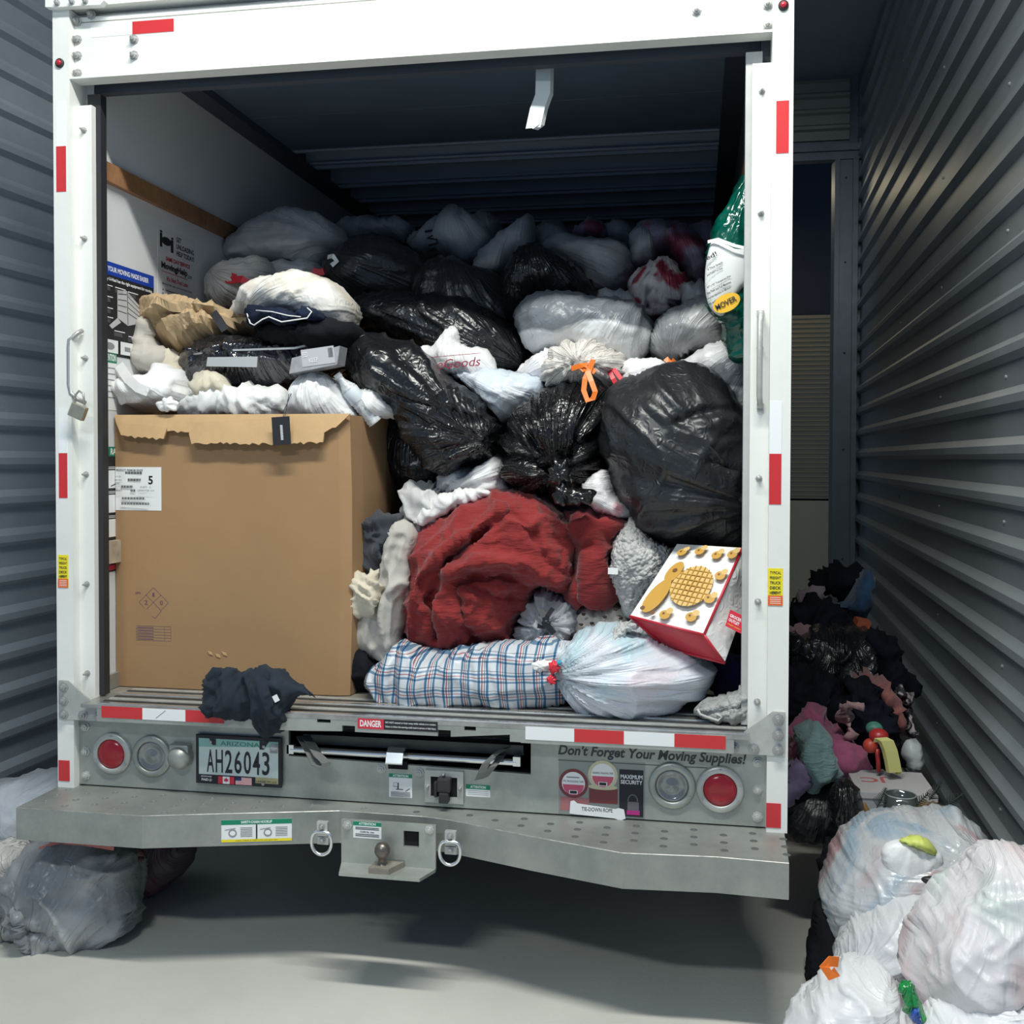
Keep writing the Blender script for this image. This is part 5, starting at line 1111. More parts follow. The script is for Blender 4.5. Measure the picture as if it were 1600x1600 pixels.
p_ = Print(b45, 'white_tag', (0, 0, 0), (1, 0, 0), (0, 0, 1), .034, .022, paper, th=.002); ob = p_.done(); ob.matrix_local = Matrix.Translation(at(950, 897, .27)-b45.location) @ Matrix.Rotation(math.radians(90), 4, 'X')
b46 = puff('plaid_bag', [(574, 1056), (580, 1042), (600, 1030), (618, 1012), (634, 1004), (690, 1018), (745, 1010), (800, 1002), (862, 998), (890, 1020), (895, 1060), (880, 1090), (820, 1100), (760, 1102), (700, 1107), (660, 1106), (619, 1107), (598, 1092), (584, 1076)], .27, .16, .08, plaid, 4, p=.36, nz=((5, .015),), rg=((5, .014),), creases=[([(632, 1010), (628, 1050), (638, 1104)], 6, -.03), ([(585, 1040), (600, 1080), (625, 1104)], 5, .02)],
     label='blue, white and red plaid woven bag lying on the truck floor', cat='bag')
b47 = puff('drawstring_bag', [(868, 1046), (872, 1014), (890, 998), (920, 986), (956, 978), (1000, 982), (1050, 1000), (1090, 1018), (1114, 1040), (1118, 1066), (1100, 1094), (1060, 1108), (1000, 1113), (940, 1114), (905, 1102), (886, 1082), (874, 1062)], .24, .20, .22, bigw, 3.8, p=.46, knot=(866, 1044), k=9, famp=.024, rg=((6, .010),), label='bulging translucent white bag with a red tie at the truck sill', cat='bag')
tuft(b47, 'red_tie', 866, 1042, .10, .018, redrib, (1, 1, 1.2)); tuft(b47, 'red_tie', 862, 1062, .10, .016, redrib, (.9, .8, 1)); tuft(b47, 'gathered_neck', 845, 1040, .14, .028, wht, (1.4, .7, .7))
tuft(b47, 'blue_scrap', 873, 1036, .095, .009, plain('teal_scrap', (.05, .35, .48), .5))
b47b = puff('furry_scarf', [(950, 1000), (968, 980), (985, 970), (1000, 975), (975, 992), (965, 1008)], .16, .03, .04, fluff, 3.5, rg=((30, .01),), label='scrap of grey plush lying on the translucent red-tied bag', cat='scarf')
puff('purple_cloth', [(1112, 1050), (1120, 1036), (1150, 1030), (1178, 1040), (1180, 1075), (1150, 1088), (1116, 1084)], .42, .10, .15, cloth('purple_cloth_m', (.045, .03, .12), .2), 4, label='dark purple cloth in the corner behind the folded rug', cat='cloth')
rg0 = puff('folded_rug', [(1088, 1108), (1110, 1094), (1140, 1084), (1162, 1068), (1174, 1068), (1176, 1120), (1162, 1128), (1140, 1124), (1124, 1126), (1104, 1122)], .12, .07, .10, rugm, 3.5, p=.4, creases=[([(1100, 1112), (1130, 1104), (1170, 1096)], 4, -.015)], label='grey woven rug folded at the right corner of the truck sill', cat='rug')
child_tube(rg0, 'bound_edge', [(1090, 1108, .05), (1094, 1116, .045), (1106, 1121, .045), (1122, 1126, .045), (1128, 1120, .05), (1120, 1116, .05)], .05, .004, plain('binding', (.5, .5, .48), .8))

# printed grocery tote
GT = thing('grocery_tote', at(1070, 1010, .3), 'white insulated grocery tote printed with waffles, tipped over with a red base', 'bag')
A_ = at(1052, 850, .42); B_ = at(1158, 856, .34); C_ = at(1087+170, 0, 0)
p00 = at(984, 963, .14); p10 = at(1100, 992, .04); p01 = at(1058, 850, .30); p11 = at(1160, 856, .22)
r10 = at(1132, 1036, .07); r01 = at(1180, 880, .32); l00 = at(1040, 1012, .20)
bk00 = l00; 
def quadgrid(mb, a, b_, c, d_, n=14, amp=.006, seed=0, bulge=0):
    nn = (b_-a).cross(d_-a).normalized(); V = []
    for j in range(n+1):
        for i in range(n+1):
            s, t = i/n, j/n; q = a.lerp(b_, s).lerp(d_.lerp(c, s), t); e = min(s, 1-s, t, 1-t)
            q = q+nn*(amp*noise.noise(q*14+Vector((seed, 0, 0)))*min(1, e*8)+amp*1.2*(ridge(q*7+Vector((seed, 3, 0)))**3)*min(1, e*8)+bulge*math.sin(math.pi*s)*math.sin(math.pi*t)); V.append(mb.bm.verts.new(q))
    for j in range(n):
        for i in range(n): mb.bm.faces.new([V[j*(n+1)+i], V[j*(n+1)+i+1], V[(j+1)*(n+1)+i+1], V[(j+1)*(n+1)+i]])
tote_w = plastic('tote_white', (.78, .77, .75), rough=.35, crinkle=.3, fine=.35)
off = Vector((.10, .22, -.10))
mb = MB(); quadgrid(mb, p00, p10, p11, p01, bulge=.012); o = cpart(mb, 'front_panel', tote_w, GT, True); fpanel = o
s10 = r10; s11 = at(1186, 885, .30)
mb = MB(); quadgrid(mb, p10, s10, s11, p11, 10, .008, 3); cpart(mb, 'side_panel', tote_w, GT, True)
mb = MB(); quadgrid(mb, p00, l00, s10, p10, 10, .003, 5); cpart(mb, 'base_panel', plain('tote_red', (.50, .02, .04), .4, bmp=.2, bs=30), GT, True)
bk01 = p01+(l00-p00)*1.0+Vector((0, .06, 0)); 
mb = MB(); quadgrid(mb, l00, p00, p01, bk01, 8, .003, 6); quadgrid(mb, s10, l00, bk01, s11, 8, .003, 6); quadgrid(mb, p01, p11, s11, bk01, 8, .003, 7); cpart(mb, 'back_panel', tote_w, GT, True)
for pr in ((p00, p10), (p10, p11), (p10, s10), (p00, l00), (l00, s10)):
    mb = MB(); mb.tube([pr[0], pr[0].lerp(pr[1], .5)+Vector((0, -.004, 0)), pr[1]], .0045, 8); cpart(mb, 'red_piping', MATS['tote_red'], GT, True)
# print on the tote front: generic waffles and biscuits
ex = (p10-p00); ey = (p01-p00); nrm = ex.cross(ey).normalized()
if nrm.y > 0: nrm = -nrm
waf = plain('waffle_tan', (.66, .44, .15), .6); bisc = plain('biscuit_yellow', (.55, .30, .04), .6); bdk = plain('biscuit_brown', (.16, .06, .02), .6)
def fp(s, t, lift): return p00.lerp(p10, s).lerp(p01.lerp(p11, s), t)+nrm*(.016+.012*math.sin(math.pi*s)*math.sin(math.pi*t)+lift)
def disc(name, s, t, rs, rt, mat, lift, n=20, ang=0):
    mb = MB(); c = fp(s, t, lift)
    vs = []
    for i in range(n):
        a = 2*math.pi*i/n; x, y = rs*math.cos(a), rt*math.sin(a); x, y = x*math.cos(ang)-y*math.sin(ang), x*math.sin(ang)+y*math.cos(ang)
        vs.append(mb.bm.verts.new(fp(s+x, t+y, lift)))
    mb.bm.faces.new(vs); return cpart(mb, name, mat, GT)
disc('waffle_print', .60, .45, .27, .24, waf, .0)
for k in range(-3, 4):
    for v in (0, 1):
        mb = MB(); r_ = math.sqrt(max(0, 1-(k/4)**2))
        a, b_ = ((.60+.27*k/4, .45-.24*r_), (.60+.27*k/4, .45+.24*r_)) if v else ((.60-.27*r_, .45+.24*k/4), (.60+.27*r_, .45+.24*k/4))
        mb.tube([fp(a[0], a[1], .001), fp((a[0]+b_[0])/2, (a[1]+b_[1])/2, .001), fp(b_[0], b_[1], .001)], .0018, 5); cpart(mb, 'waffle_groove', bisc, GT)
disc('biscuit_print', .22, .27, .12, .22, bisc, .001, ang=-.25); disc('biscuit_print', .27, .58, .10, .14, bisc, .001, ang=-.2); disc('biscuit_dot', .13, .10, .03, .025, bdk, .002); disc('biscuit_dot', .29, .07, .03, .025, bdk, .002); disc('biscuit_dot', .27, .60, .035, .025, bdk, .002)
for s, t in ((.2, .85), (.45, .88), (.72, .85), (.93, .88), (.90, .35), (.45, .08), (.78, .12), (.90, .62)):
    disc('biscuit_print', s, t, .07, .05, bisc, .001, 14); disc('biscuit_print', s+.04, t+.05, .045, .035, waf, .0015, 12); disc('biscuit_dot', s-.02, t+.01, .016, .012, bdk, .002, 8)
# logo on side panel
e1 = (s10-p10); e2 = (p11-p10); sn = e1.cross(e2).normalized(); 
if sn.y > 0: sn = -sn
cS = at(1143, 966, .085)
p_ = Print(GT, 'store_logo', (0, 0, 0), (1, 0, 0), (0, 0, 1), .056, .058, red_ink, th=.001)
p_.text('GROCERY', .08, .60, .92, .78, ink_white, .03); p_.text('OUTLET', .08, .34, .75, .52, ink_white, .03); p_.text('bargain market', .1, .14, .9, .22, yellow_ink, .01); ob = p_.done()
ux = Vector((.80, .25, -.42)).normalized(); uy = (e2.normalized()-ux*ux.dot(e2.normalized())).normalized(); uz = ux.cross(uy)
ob.matrix_local = Matrix(((ux.x, uy.x, uz.x, cS.x-GT.location.x-.02), (ux.y, uy.y, uz.y, cS.y-GT.location.y-.03), (ux.z, uy.z, uz.z, cS.z-GT.location.z-.02), (0, 0, 0, 1)))

# shorts hanging over the sill
sh = puff('athletic_shorts', [(318, 1062), (326, 1046), (345, 1036), (375, 1040), (398, 1050), (430, 1046), (460, 1056), (488, 1070), (499, 1082), (496, 1096), (478, 1088), (456, 1100), (450, 1118), (440, 1134), (418, 1139), (394, 1136), (363, 1128), (334, 1126), (320, 1110), (316, 1090), (326, 1078)], -.02, .075, .028, navy, 3.2, p=.4, nz=((7, .015),), rg=((6, .035), (13, .012)), creases=[([(380, 1045), (400, 1090), (395, 1135)], 5, -.025), ([(350, 1045), (345, 1085), (335, 1120)], 5, .02), ([(430, 1060), (440, 1090)], 5, -.02)],
     label='navy athletic shorts dropped over the truck sill in front of the carton', cat='shorts')
p_ = Print(sh, 'care_label', (0, 0, 0), (1, 0, -.5), (.5, 0, 1), .018, .022, paper, th=.001); ob = p_.done(); ob.matrix_local = Matrix.Translation(at(430, 1098, -.11)-sh.location) @ Matrix.Rotation(math.radians(90), 4, 'X') @ Matrix.Rotation(.5, 4, 'Z')

# green bag hanging inside the right of the opening
grn = plastic('green_glossy_film', (.0, .075, .05), rough=.15, crinkle=.6, fine=.2, spec=.7)
gb = puff('mattress_cover_bag', [(1184, 250), (1165, 262), (1150, 285), (1136, 310), (1122, 335), (1112, 362), (1104, 395), (1102, 430), (1101, 462), (1106, 484), (1120, 498), (1132, 505), (1134, 530), (1142, 560), (1152, 570), (1175, 568), (1186, 555)], .28, .10, .10, grn, 4, p=.4, knot=(1180, 240), k=5, label='glossy green packaged mattress cover hanging inside the right side of the opening', cat='package')
lb = puff('printed_label', [(1110, 380), (1122, 376), (1150, 388), (1176, 392), (1178, 430), (1160, 450), (1140, 478), (1128, 494), (1112, 484), (1103, 460), (1102, 420)], .185, .02, .06, plain('label_white', (.70, .72, .71), .3), 4, p=.4, famp=0, nz=((5, .003),), rg=(), parent=gb)
def lab(px0, py0, txt, hpx, wpx, mat, nm='lettering', ang=.45, Y_=.172):
    p_ = Print(None, nm, (0, 0, 0), (1, 0, 0), (0, 0, 1), wpx*.00205, hpx*.00205, MATS['label_white'], th=.0003); p_.text(txt, 0, .1, 1, .9, mat, .02); ob = p_.done()
    L = lb.location+gb.location; ML = Matrix.Translation(at(px0, py0, Y_-.012)-L) @ Matrix.Rotation(math.radians(90), 4, 'X') @ Matrix.Rotation(ang, 4, 'Z')
    # printing is read as part of the label
    for ch in list(ob.children): ch.parent = lb; ch.matrix_local = ML
    bpy.data.objects.remove(ob)
lab(1105, 408, 'ed!', 9, 18, ink_black); 
for i, t in enumerate(('X Thick Stretch', 'and Tough Too Stop', '60" x 92" Transparent Film', 'Fits Twin and Full Mattress', 'Ideal for Storage or Moving', 'Dust and Moisture Shield')): lab(1106, 424+9*i+(10 if i > 1 else 0), t, 5, 40 if i > 1 else 26, ink_black)
mb = MB(); c = at(1135, 474, .165); pts = [(c.x+.045*math.cos(a)*math.cos(.45)-.028*math.sin(a)*math.sin(.45), c.z+.045*math.cos(a)*math.sin(.45)+.028*math.sin(a)*math.cos(.45)) for a in [2*math.pi*i/24 for i in range(24)]]
mb.prism(pts, 'y', .1535, .155); o = mb.build('yellow_oval', plain('label_yellow', (.80, .48, .04), .35)); o.parent = lb; o.location = -(lb.location+gb.location)
lab(1121, 486, 'MOVER', 11, 34, ink_black, Y_=.1625)
child_ribbon(gb, 'white_stripe', [(1106, 378, .175), (1122, 374, .16), (1148, 384, .15), (1176, 390, .15)], .15, .010, ink_white, .002)

# padlock on the left latch
LK = thing('padlock', at(121, 640, .0), 'small brass padlock hooked on the left door latch', 'padlock')
c = at(122, 643, -.03)
mb = MB(); mb.box(-.028, .028, -.011, .011, -.024, .024, .004)
bmesh.ops.rotate(mb.bm, verts=mb.bm.verts, cent=(0, 0, 0), matrix=Matrix.Rotation(.4, 3, 'Y')); bmesh.ops.translate(mb.bm, verts=mb.bm.verts, vec=c); cpart(mb, 'lock_body', plain('brass', (.45, .43, .34), .35, .7, .1, 40), LK)
mb = MB(); mb.tube([c+Vector(v) for v in ((-.012, 0, .025), (-.010, 0, .055), (.004, 0, .07), (.020, 0, .060), (.024, 0, .022))], .0038, 8); cpart(mb, 'shackle', zinc, LK, True)

# ================================================================ bags on the floor, left
puff('plastic_bag', [(-40, 1232), (0, 1222), (40, 1208), (92, 1203), (130, 1212), (150, 1250), (120, 1320), (60, 1345), (0, 1340), (-40, 1330)], .35, .20, .2, lgrey, 5, knot=(150, 1180), k=5, label='large pale translucent bag between the left wall and the truck corner', cat='bag')
fb = puff('plastic_bag', [(30, 1352), (50, 1326), (83, 1314), (130, 1314), (181, 1320), (204, 1345), (206, 1400), (200, 1450), (176, 1464), (149, 1471), (112, 1484), (95, 1504), (66, 1502), (60, 1478), (40, 1458), (24, 1425), (20, 1390)], .05, .17, .22, greyc, 4, p=.46, knot=(84, 1505), k=6, famp=.022, rg=((5, .03), (10, .006)), creases=[([(56, 1364), (80, 1400), (84, 1440), (88, 1495)], 3, .022), ([(30, 1422), (100, 1424), (115, 1440)], 5, -.02)], label='smoky translucent tied bag on the floor under the left end of the bumper', cat='bag')
child_ribbon(fb, 'red_drawstring', [(62, 1326, .0), (90, 1316, -.02), (130, 1318, -.03), (178, 1326, -.0)], -.05, .012, plain('dull_red', (.55, .16, .13), .5))
puff('plastic_bag', [(-45, 1350), (-10, 1318), (22, 1338), (30, 1370), (26, 1400), (36, 1440), (20, 1462), (-10, 1474), (-45, 1474)], .02, .14, .2, plastic('streaked_white', (.58, .57, .55), (.36, .35, .34), rough=.4, crinkle=.9, fine=.2), 4, knot=(34, 1370), k=8, famp=.03, label='streaky white bag at the far left edge on the floor', cat='bag')
puff('plastic_bag', [(180, 1330), (200, 1318), (250, 1310), (296, 1318), (292, 1350), (262, 1386), (212, 1412), (190, 1400)], .42, .15, .2, plastic('dark_pinkish', (.10, .08, .09), (.16, .08, .10), rough=.45, crinkle=.5, fine=.2), 5, label='dim pinkish bag in the shadow under the bumper', cat='bag')
SH = thing('brown_shoe', at(200, 1335, .12), 'brown shoe lying sole-out on the dim bag under the bumper', 'shoe')
mb = MB(); c = at(203, 1334, .14); mb.ball(c, .055, (1.0, .45, .5), 3); cpart(mb, 'shoe_upper', plain('shoe_brown', (.10, .055, .035), .6), SH, True)
mb = MB(); mb.ball(c+Vector((.004, -.012, -.012)), .057, (1.02, .40, .28), 3); cpart(mb, 'sole', plain('sole_brown', (.07, .04, .03), .7), SH, True)

# ================================================================ aisle on the right of the truck
def px_puff(nm, pts, Y, T, B, mat, label, cat='clothes', step=5, **k):
    if cat in ('clothes', 'jacket', 'blanket') or nm == 'dark_bag': k.setdefault('rg', ((6, .04), (14, .016))); k.setdefault('edge', .025); step = min(step, 4)
    return puff(nm, pts, Y, T, B, mat, step, label=label, cat=cat, **k)
r1 = px_puff('plastic_bag', [(1284, 1400), (1288, 1360), (1300, 1334), (1330, 1304), (1370, 1282), (1421, 1272), (1450, 1275), (1487, 1263), (1502, 1278), (1524, 1294), (1537, 1314), (1534, 1338), (1495, 1362), (1450, 1394), (1403, 1416), (1350, 1434), (1326, 1452), (1300, 1452)], .18, .30, .25, multi, 'thin clear bag of mixed clothes with a yellow patch, in front of the shoe box', 'bag', 4, p=.48, knot=(1530, 1318), k=6, famp=.012)
puff('yellow_cloth', [(1404, 1312), (1425, 1306), (1445, 1310), (1462, 1330), (1458, 1336), (1440, 1324), (1415, 1318)], -.06, .035, .03, plain('yellow_cloth_m', (.62, .68, .16), .5), 3, parent=r1, famp=.004, rg=((14, .004),))
puff('white_cloth', [(1384, 1330), (1400, 1318), (1430, 1320), (1470, 1338), (1462, 1360), (1440, 1388), (1420, 1394), (1395, 1372)], -.05, .03, .04, plain('inner_white', (.74, .75, .76), .4, 0, .08, 12, .3, 25), 3, parent=r1, famp=.004, rg=((14, .004),))
px_puff('black_bag', [(1264, 1560), (1261, 1495), (1274, 1460), (1276, 1418), (1290, 1420), (1310, 1452), (1320, 1500), (1310, 1560)], .12, .08, .2, blackc, 'black bag on the floor behind the tied white bags, beside the truck', 'bag')
r2 = px_puff('plastic_bag', [(1302, 1502), (1308, 1478), (1327, 1456), (1360, 1432), (1400, 1408), (1463, 1392), (1480, 1420), (1470, 1480), (1440, 1512), (1380, 1518), (1312, 1522)], -.12, .2, .2, plastic('white_thin_film', (.64, .65, .67), (.48, .50, .55), rough=.30, crinkle=.5, fine=.2, mixscale=2.5, sss=.3), 'white bag pulled to a point with an orange drawstring, third from the front', 'bag', 4, knot=(1300, 1512), k=7, famp=.012)
child_ribbon(r2, 'orange_drawstring', [(1310, 1503, -.56), (1297, 1502, -.57), (1288, 1511, -.58), (1297, 1524, -.58), (1308, 1518, -.58)], -.25, .025, orange)
r3 = px_puff('plastic_bag', [(1424, 1502), (1430, 1456), (1450, 1420), (1480, 1388), (1508, 1362), (1522, 1340), (1542, 1322), (1600, 1328), (1630, 1336), (1645, 1400), (1640, 1500), (1620, 1550), (1568, 1560), (1500, 1580), (1445, 1605), (1432, 1560)], -.45, .24, .2, multi2, 'biggest white bag at the right edge with pinkish contents', 'bag', 4, knot=(1560, 1300), k=6, famp=.013, rg=((5, .022), (12, .008)))
r4 = px_puff('plastic_bag', [(1225, 1625), (1245, 1585), (1270, 1556), (1311, 1524), (1350, 1514), (1390, 1514), (1405, 1536), (1425, 1570), (1450, 1605), (1440, 1640), (1330, 1650), (1240, 1645)], -.38, .18, .2, whitef, 'plain white bag on the floor at the bottom edge, left of the others', 'bag', 4, knot=(1410, 1540), k=5, famp=.008, rg=((6, .02), (13, .008)))
r5 = px_puff('plastic_bag', [(1430, 1640), (1450, 1590), (1495, 1566), (1532, 1552), (1568, 1543), (1630, 1550), (1660, 1580), (1660, 1660), (1500, 1670)], -.62, .14, .16, plastic('white_pink_corner', (.74, .75, .77), (.64, .34, .42), rough=.32, crinkle=.4, fine=.2, thr=(.60, .68), mixscale=4, sss=.3), 'white bag with a pink corner in the bottom right corner', 'bag', 4, knot=(1600, 1560), k=7)
SN = puff('snack_packet', [(1402, 1538), (1412, 1533), (1424, 1536), (1432, 1556), (1440, 1578), (1444, 1594), (1430, 1592), (1416, 1576), (1408, 1558)], -.60, .025, .02, plastic('packet_green', (.01, .26, .06), rough=.15, crinkle=.6, fine=.6, spec=.8), 3, p=.4, rg=((18, .006),), label='shiny green and blue packet squeezed between the two front white bags', cat='packet')
puff('blue_end', [(1417, 1571), (1436, 1566), (1445, 1594), (1428, 1593)], -.60, .032, .02, plastic('packet_blue', (.02, .10, .45), (.5, .55, .6), rough=.15, crinkle=.6, fine=.6, spec=.8, mixscale=20, thr=(.6, .65)), 3, p=.4, rg=(), parent=SN)
# shoe box
YB = .42
a = at(1340, 1237, YB); b_ = at(1466, 1238, YB)
SB = thing('shoe_box', (a.x, YB, a.z), 'pale grey lidded shoe box with red letters on its lid, on the aisle pile', 'box')
bxw = plain('shoebox_grey', (.42, .41, .41), .6); h_ = .1; dp = .26
mb = MB(); mb.box(a.x+.004, b_.x-.004, YB+.004, YB+dp, a.z-h_-.05, a.z-.02); cpart(mb, 'box_base', plain('shoebox_side', (.34, .35, .37), .6), SB)
mb = MB(); mb.box(a.x, b_.x, YB, YB+dp+.004, a.z-.022, a.z, .001); cpart(mb, 'lid', bxw, SB)
p_ = Print(SB, 'lid_print', (a.x+.02, YB+.10, a.z), (1, 0, 0), (0, 1, 0), .11, .10, bxw, th=.0004)
p_.text('JC', .95, .85, .1, .15, plain('dull_red_ink', (.45, .10, .12), .6), .02); p_.done()
# candle glass and sprigs
c = at(1407, 1262, .36)
CG = thing('candle_glass', (c.x, .36, c.z-.03), 'dark round glass candle holder in front of the shoe box', 'candle holder')
mb = MB(); mb.lathe((c.x, .36, c.z-.05), (0, 0, 1), [(0, 0), (.036, 0), (.052, .02), (.056, .05), (.050, .095), (.047, .095), (.052, .05), (.046, .012), (0, .010)], 28)
cpart(mb, 'glass_bowl', plain('smoky_glass', (.05, .06, .06), .08, spec=.9), CG, True)
mb = MB(); mb.tube([(c.x+.049*math.cos(t), .36+.049*math.sin(t), c.z+.045) for t in [2*math.pi*i/24 for i in range(24)]], .0025, 6, closed=True); cpart(mb, 'rim', plain('rim_grey', (.25, .27, .27), .2), CG, True)
sp_m = plain('sprig_green_black', (.02, .028, .024), .8)
for (pa, pb, nl) in (((1370, 1262), (1384, 1232), 12), ((1452, 1250), (1470, 1222), 14), ((1478, 1258), (1505, 1240), 10), ((1425, 1262), (1450, 1240), 8)):
    A = at(*pa, .33); Bq = at(*pb, .33)
    mb = MB(); mb.tube([A, A.lerp(Bq, .5)+Vector((0, -.005, 0)), Bq], .002, 5)
    d = (Bq-A); L = d.length; d.normalize(); pz = d.cross(Vector((0, 1, 0)))
    for i in range(nl):
        for s in (-1, 1):
            q = A+d*L*(i+1)/nl; e = q+(pz*s+d*.6+Vector((0, random.uniform(-.4, .4), 0))).normalized()*.022*(1.2-i/nl)
            mb.bm.faces.new([mb.bm.verts.new(v) for v in (q-d*.002, q+d*.002, e+d*.001, e-d*.001)]); mb.cyl(q, e, .0022, .0005, 5)
    o = mb.build('pine_sprig', sp_m); tag(o, {1370: 'dark pine sprig left of the candle glass', 1452: 'dark pine sprig standing at the right corner of the shoe box', 1478: 'dark pine sprig reaching toward the corrugated wall', 1425: 'dark pine sprig right behind the candle glass rim'}[pa[0]], 'sprig')
puff('dry_leaf', [(1348, 1262), (1350, 1252), (1358, 1262), (1366, 1276), (1360, 1284), (1352, 1272)], .30, .01, .01, plain('leaf_brown', (.20, .10, .03), .8), 3, label='brown dried leaf at the left end of the shoe box', cat='leaf', famp=0, rg=())
puff('orange_toy', [(1336, 1290), (1344, 1282), (1356, 1285), (1356, 1298), (1340, 1300)], .30, .03, .03, plain('orange_toy_m', (.8, .15, .02), .5), 3, label='small bright orange toy under the shoe box', cat='toy', famp=0, rg=())
puff('brown_basket', [(1420, 1268), (1440, 1256), (1470, 1258), (1478, 1272), (1440, 1282)], .36, .06, .06, plain('straw', (.16, .11, .06), .9, bmp=.5, bs=80), 4, label='flattened straw wreath beside the candle glass', cat='wreath')
# yellow, red and green plastic toy
TY = thing('toy_truck', at(1385, 1180, .6), 'plastic toy with a curved yellow handle and red and green balls, on the aisle pile', 'toy')
yel = plain('toy_yellow', (.62, .60, .22), .35); rdt = plain('toy_red', (.42, .03, .03), .35)
mb = MB(); P = [at(x, y, .58) for x, y in ((1375, 1156), (1384, 1158), (1390, 1172), (1394, 1190), (1397, 1206))]; mb.ribbon(P, (.045, .02, .0), .02); cpart(mb, 'yellow_handle', yel, TY)
mb = MB(); mb.ball(at(1373, 1150, .62), .034, (1, 1, .8), 3); cpart(mb, 'red_knob', rdt, TY, True)
mb = MB(); mb.ball(at(1360, 1165, .62), .026, (1, 1, 1), 3); cpart(mb, 'red_ball', plain('toy_orange_red', (.5, .06, .04), .4), TY, True)
mb = MB(); mb.ball(at(1366, 1138, .66), .03, (1, 1, .8), 3); cpart(mb, 'green_ball', plain('toy_green', (.06, .22, .16), .5, 0, .5, 40), TY, True)
mb = MB(); mb.tube([at(x, y, .61) for x, y in ((1370, 1170), (1372, 1188), (1373, 1206))], .008, 8); cpart(mb, 'red_stem', rdt, TY, True)
mb = MB(); mb.tube([at(x, y, .60) for x, y in ((1394, 1178), (1400, 1195), (1404, 1208))], .010, 8); cpart(mb, 'lime_edge', plain('toy_lime', (.50, .55, .05), .4), TY, True)
# clothes heap
pinkj = cloth('pink_quilted', (.33, .09, .17), .1, 200, .2, .5); teal = cloth('teal_quilted', (.19, .30, .30), .1, 200, .2, .6, quilt=7); lil = cloth('lilac_cloth', (.18, .14, .24), .15); salm = cloth('salmon_cloth', (.28, .11, .10), .12)
zeb = plastic('black_white_pattern', (.42, .36, .38), (.02, .02, .025), rough=.7, crinkle=.2, fine=.2, mixscale=22, thr=(.48, .52)); blu = cloth('blue_cloth', (.035, .085, .17), .15); dk = cloth('dark_navy_heap', (.007, .009, .016), .3, sheen=0)
px_puff('pink_jacket', [(1240, 1190), (1244, 1140), (1258, 1118), (1275, 1112), (1295, 1130), (1320, 1150), (1340, 1170), (1358, 1190), (1352, 1208), (1320, 1216), (1280, 1240), (1245, 1240)], .75, .14, .2, pinkj, 'pink quilted jacket in the aisle heap behind the teal one', 'jacket', 4, rg=((7, .035), (15, .014)))
px_puff('teal_jacket', [(1252, 1165), (1262, 1140), (1280, 1134), (1296, 1148), (1304, 1180), (1314, 1208), (1300, 1222), (1275, 1240), (1250, 1240), (1256, 1200)], .58, .10, .12, teal, 'pale teal quilted jacket sleeve beside the truck post', 'jacket', 4, rg=((5, .02), (12, .01)))
px_puff('lilac_garment', [(1228, 1220), (1236, 1190), (1252, 1188), (1254, 1220), (1250, 1240), (1232, 1248)], .56, .07, .1, lil, 'lilac garment between the teal jacket and the truck post', 'clothes', 4)
px_puff('salmon_blanket', [(1335, 1066), (1350, 1062), (1368, 1060), (1390, 1070), (1406, 1082), (1414, 1110), (1412, 1138), (1400, 1146), (1385, 1130), (1378, 1100), (1360, 1080)], 1.15, .14, .2, salm, 'salmon pink blanket fold near the corrugated wall', 'blanket', 4)
px_puff('patterned_blanket', [(1400, 1074), (1418, 1078), (1430, 1110), (1432, 1140), (1424, 1152), (1408, 1142), (1412, 1110)], 1.08, .10, .15, zeb, 'black and white patterned cloth edge next to the salmon blanket', 'blanket', 4)
px_puff('black_jacket', [(1290, 1120), (1310, 1090), (1335, 1068), (1362, 1066), (1384, 1100), (1392, 1140), (1424, 1176), (1416, 1194), (1390, 1200), (1350, 1190), (1320, 1150)], .95, .16, .2, dk, 'black jacket heaped around the pink straps behind the toy', 'jacket', 4)
px_puff('pink_garment', [(1310, 1104), (1325, 1096), (1345, 1094), (1346, 1106), (1334, 1116), (1336, 1140), (1332, 1150), (1322, 1146), (1318, 1120)], .76, .04, .06, cloth('dusty_pink', (.36, .22, .22), .1), 'dusty pink garment scrap lying on the black jacket', 'clothes', 4)
px_puff('white_cup', [(1414, 1172), (1420, 1162), (1434, 1164), (1442, 1184), (1440, 1204), (1420, 1206), (1418, 1190)], .72, .05, .08, plain('dim_white', (.42, .45, .46), .5), 'pale grey stuffed cloth between the heap and the corrugated wall', 'cloth', 4)
px_puff('blue_bag', [(1280, 930), (1310, 940), (1335, 915), (1352, 888), (1364, 895), (1362, 930), (1352, 965), (1330, 962), (1300, 948)], 2.1, .14, .25, blu, 'blue bag near the top of the dark aisle heap', 'bag', 4)
px_puff('dark_bag', [(1268, 920), (1274, 892), (1300, 884), (1340, 886), (1356, 900), (1340, 930), (1310, 944), (1285, 934)], 2.3, .16, .3, dk, 'dark bag topping the aisle heap under the doorway', 'bag', 5)
px_puff('striped_garment', [(1236, 945), (1246, 922), (1275, 912), (1292, 922), (1280, 940), (1250, 948)], 2.0, .08, .15, cloth('dim_mauve', (.20, .16, .18), .3), 'dim mauve garment at the top of the aisle heap beside the truck', 'clothes', 5)
px_puff('dark_bag', [(1215, 985), (1235, 945), (1280, 935), (1320, 955), (1345, 980), (1340, 1010), (1290, 1010), (1230, 1010)], 1.9, .2, .35, dk, 'dark bag in the upper aisle heap left of the orange box', 'bag', 6)
OB = thing('orange_box', at(1345, 980, 1.7), 'small orange carton stuck in the dark aisle heap', 'box')
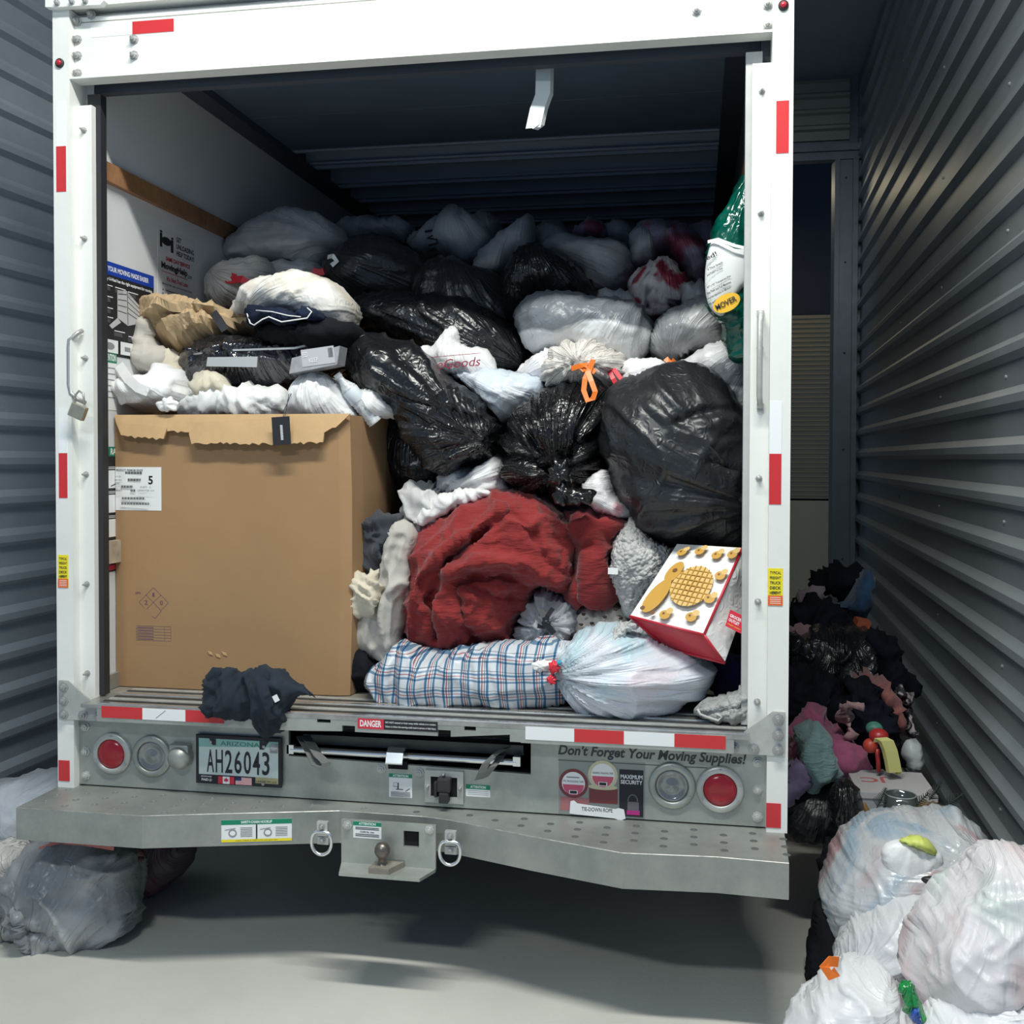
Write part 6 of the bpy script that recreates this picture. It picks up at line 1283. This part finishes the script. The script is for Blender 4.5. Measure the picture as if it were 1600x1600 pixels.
mb = MB(); mb.prism([(at(x, y, 1.6).x, at(x, y, 1.6).z) for x, y in ((1334, 985), (1342, 969), (1362, 973), (1354, 994))], 'y', 1.6, 1.72); cpart(mb, 'carton', plain('dull_orange', (.42, .10, .04), .6), OB)
px_puff('dark_bag', [(1225, 1010), (1260, 985), (1330, 985), (1370, 1000), (1385, 1040), (1360, 1075), (1300, 1080), (1240, 1080)], 1.55, .22, .35, plastic('black_film_dim', (.012, .013, .017), rough=.25, crinkle=.9, fine=.5), 'shiny black bag in the middle of the aisle heap', 'trash bag', 5)
px_puff('dark_bag', [(1225, 1060), (1270, 1050), (1310, 1070), (1320, 1110), (1290, 1150), (1240, 1150), (1225, 1110)], 1.2, .2, .3, dk, 'navy dark bag above the pink jacket beside the truck', 'bag', 6)
px_puff('dark_bag', [(1350, 1000), (1385, 990), (1410, 1030), (1425, 1075), (1400, 1085), (1370, 1070)], 1.5, .14, .3, dk, 'dark bag along the corrugated wall above the salmon blanket', 'bag', 6)
px_puff('pink_paper', [(1228, 990), (1250, 985), (1270, 990), (1265, 998), (1235, 1003)], 1.64, .03, .05, cloth('dim_pink', (.28, .18, .19), .2), 'dull pink scrap on the dark aisle heap beside the truck', 'clothes', 4)
px_puff('trash_bag', [(1228, 1300), (1225, 1245), (1250, 1225), (1300, 1215), (1325, 1215), (1350, 1250), (1350, 1290), (1320, 1316), (1270, 1306)], .62, .16, .25, blkm, 'matte black bag on the floor below the teal jacket', 'trash bag', 5)
px_puff('trash_bag', [(1300, 1300), (1305, 1235), (1330, 1225), (1345, 1262), (1352, 1310), (1330, 1345), (1300, 1350), (1290, 1330)], .42, .08, .2, blk2, 'glossy black bag below the left end of the shoe box', 'trash bag', 4)
px_puff('trash_bag', [(1340, 1270), (1400, 1272), (1480, 1266), (1510, 1290), (1500, 1400), (1420, 1420), (1350, 1400)], .52, .08, .25, blkm, 'black bag under the shoe box hidden behind the mixed bag', 'trash bag', 7)
px_puff('dark_garment', [(1282, 1362), (1290, 1326), (1300, 1320), (1316, 1322), (1306, 1345), (1296, 1365)], .28, .04, .06, blackc, 'black scrap beside the mixed bag on the concrete', 'clothes', 4)
sm = tuft(None, 'black_cloth', 1478, 1378, -.2, .035, blktie, (1.6, .6, .6)); tag(sm, 'black knob of fabric poking out between the mixed bag and the big white bag', 'cloth')
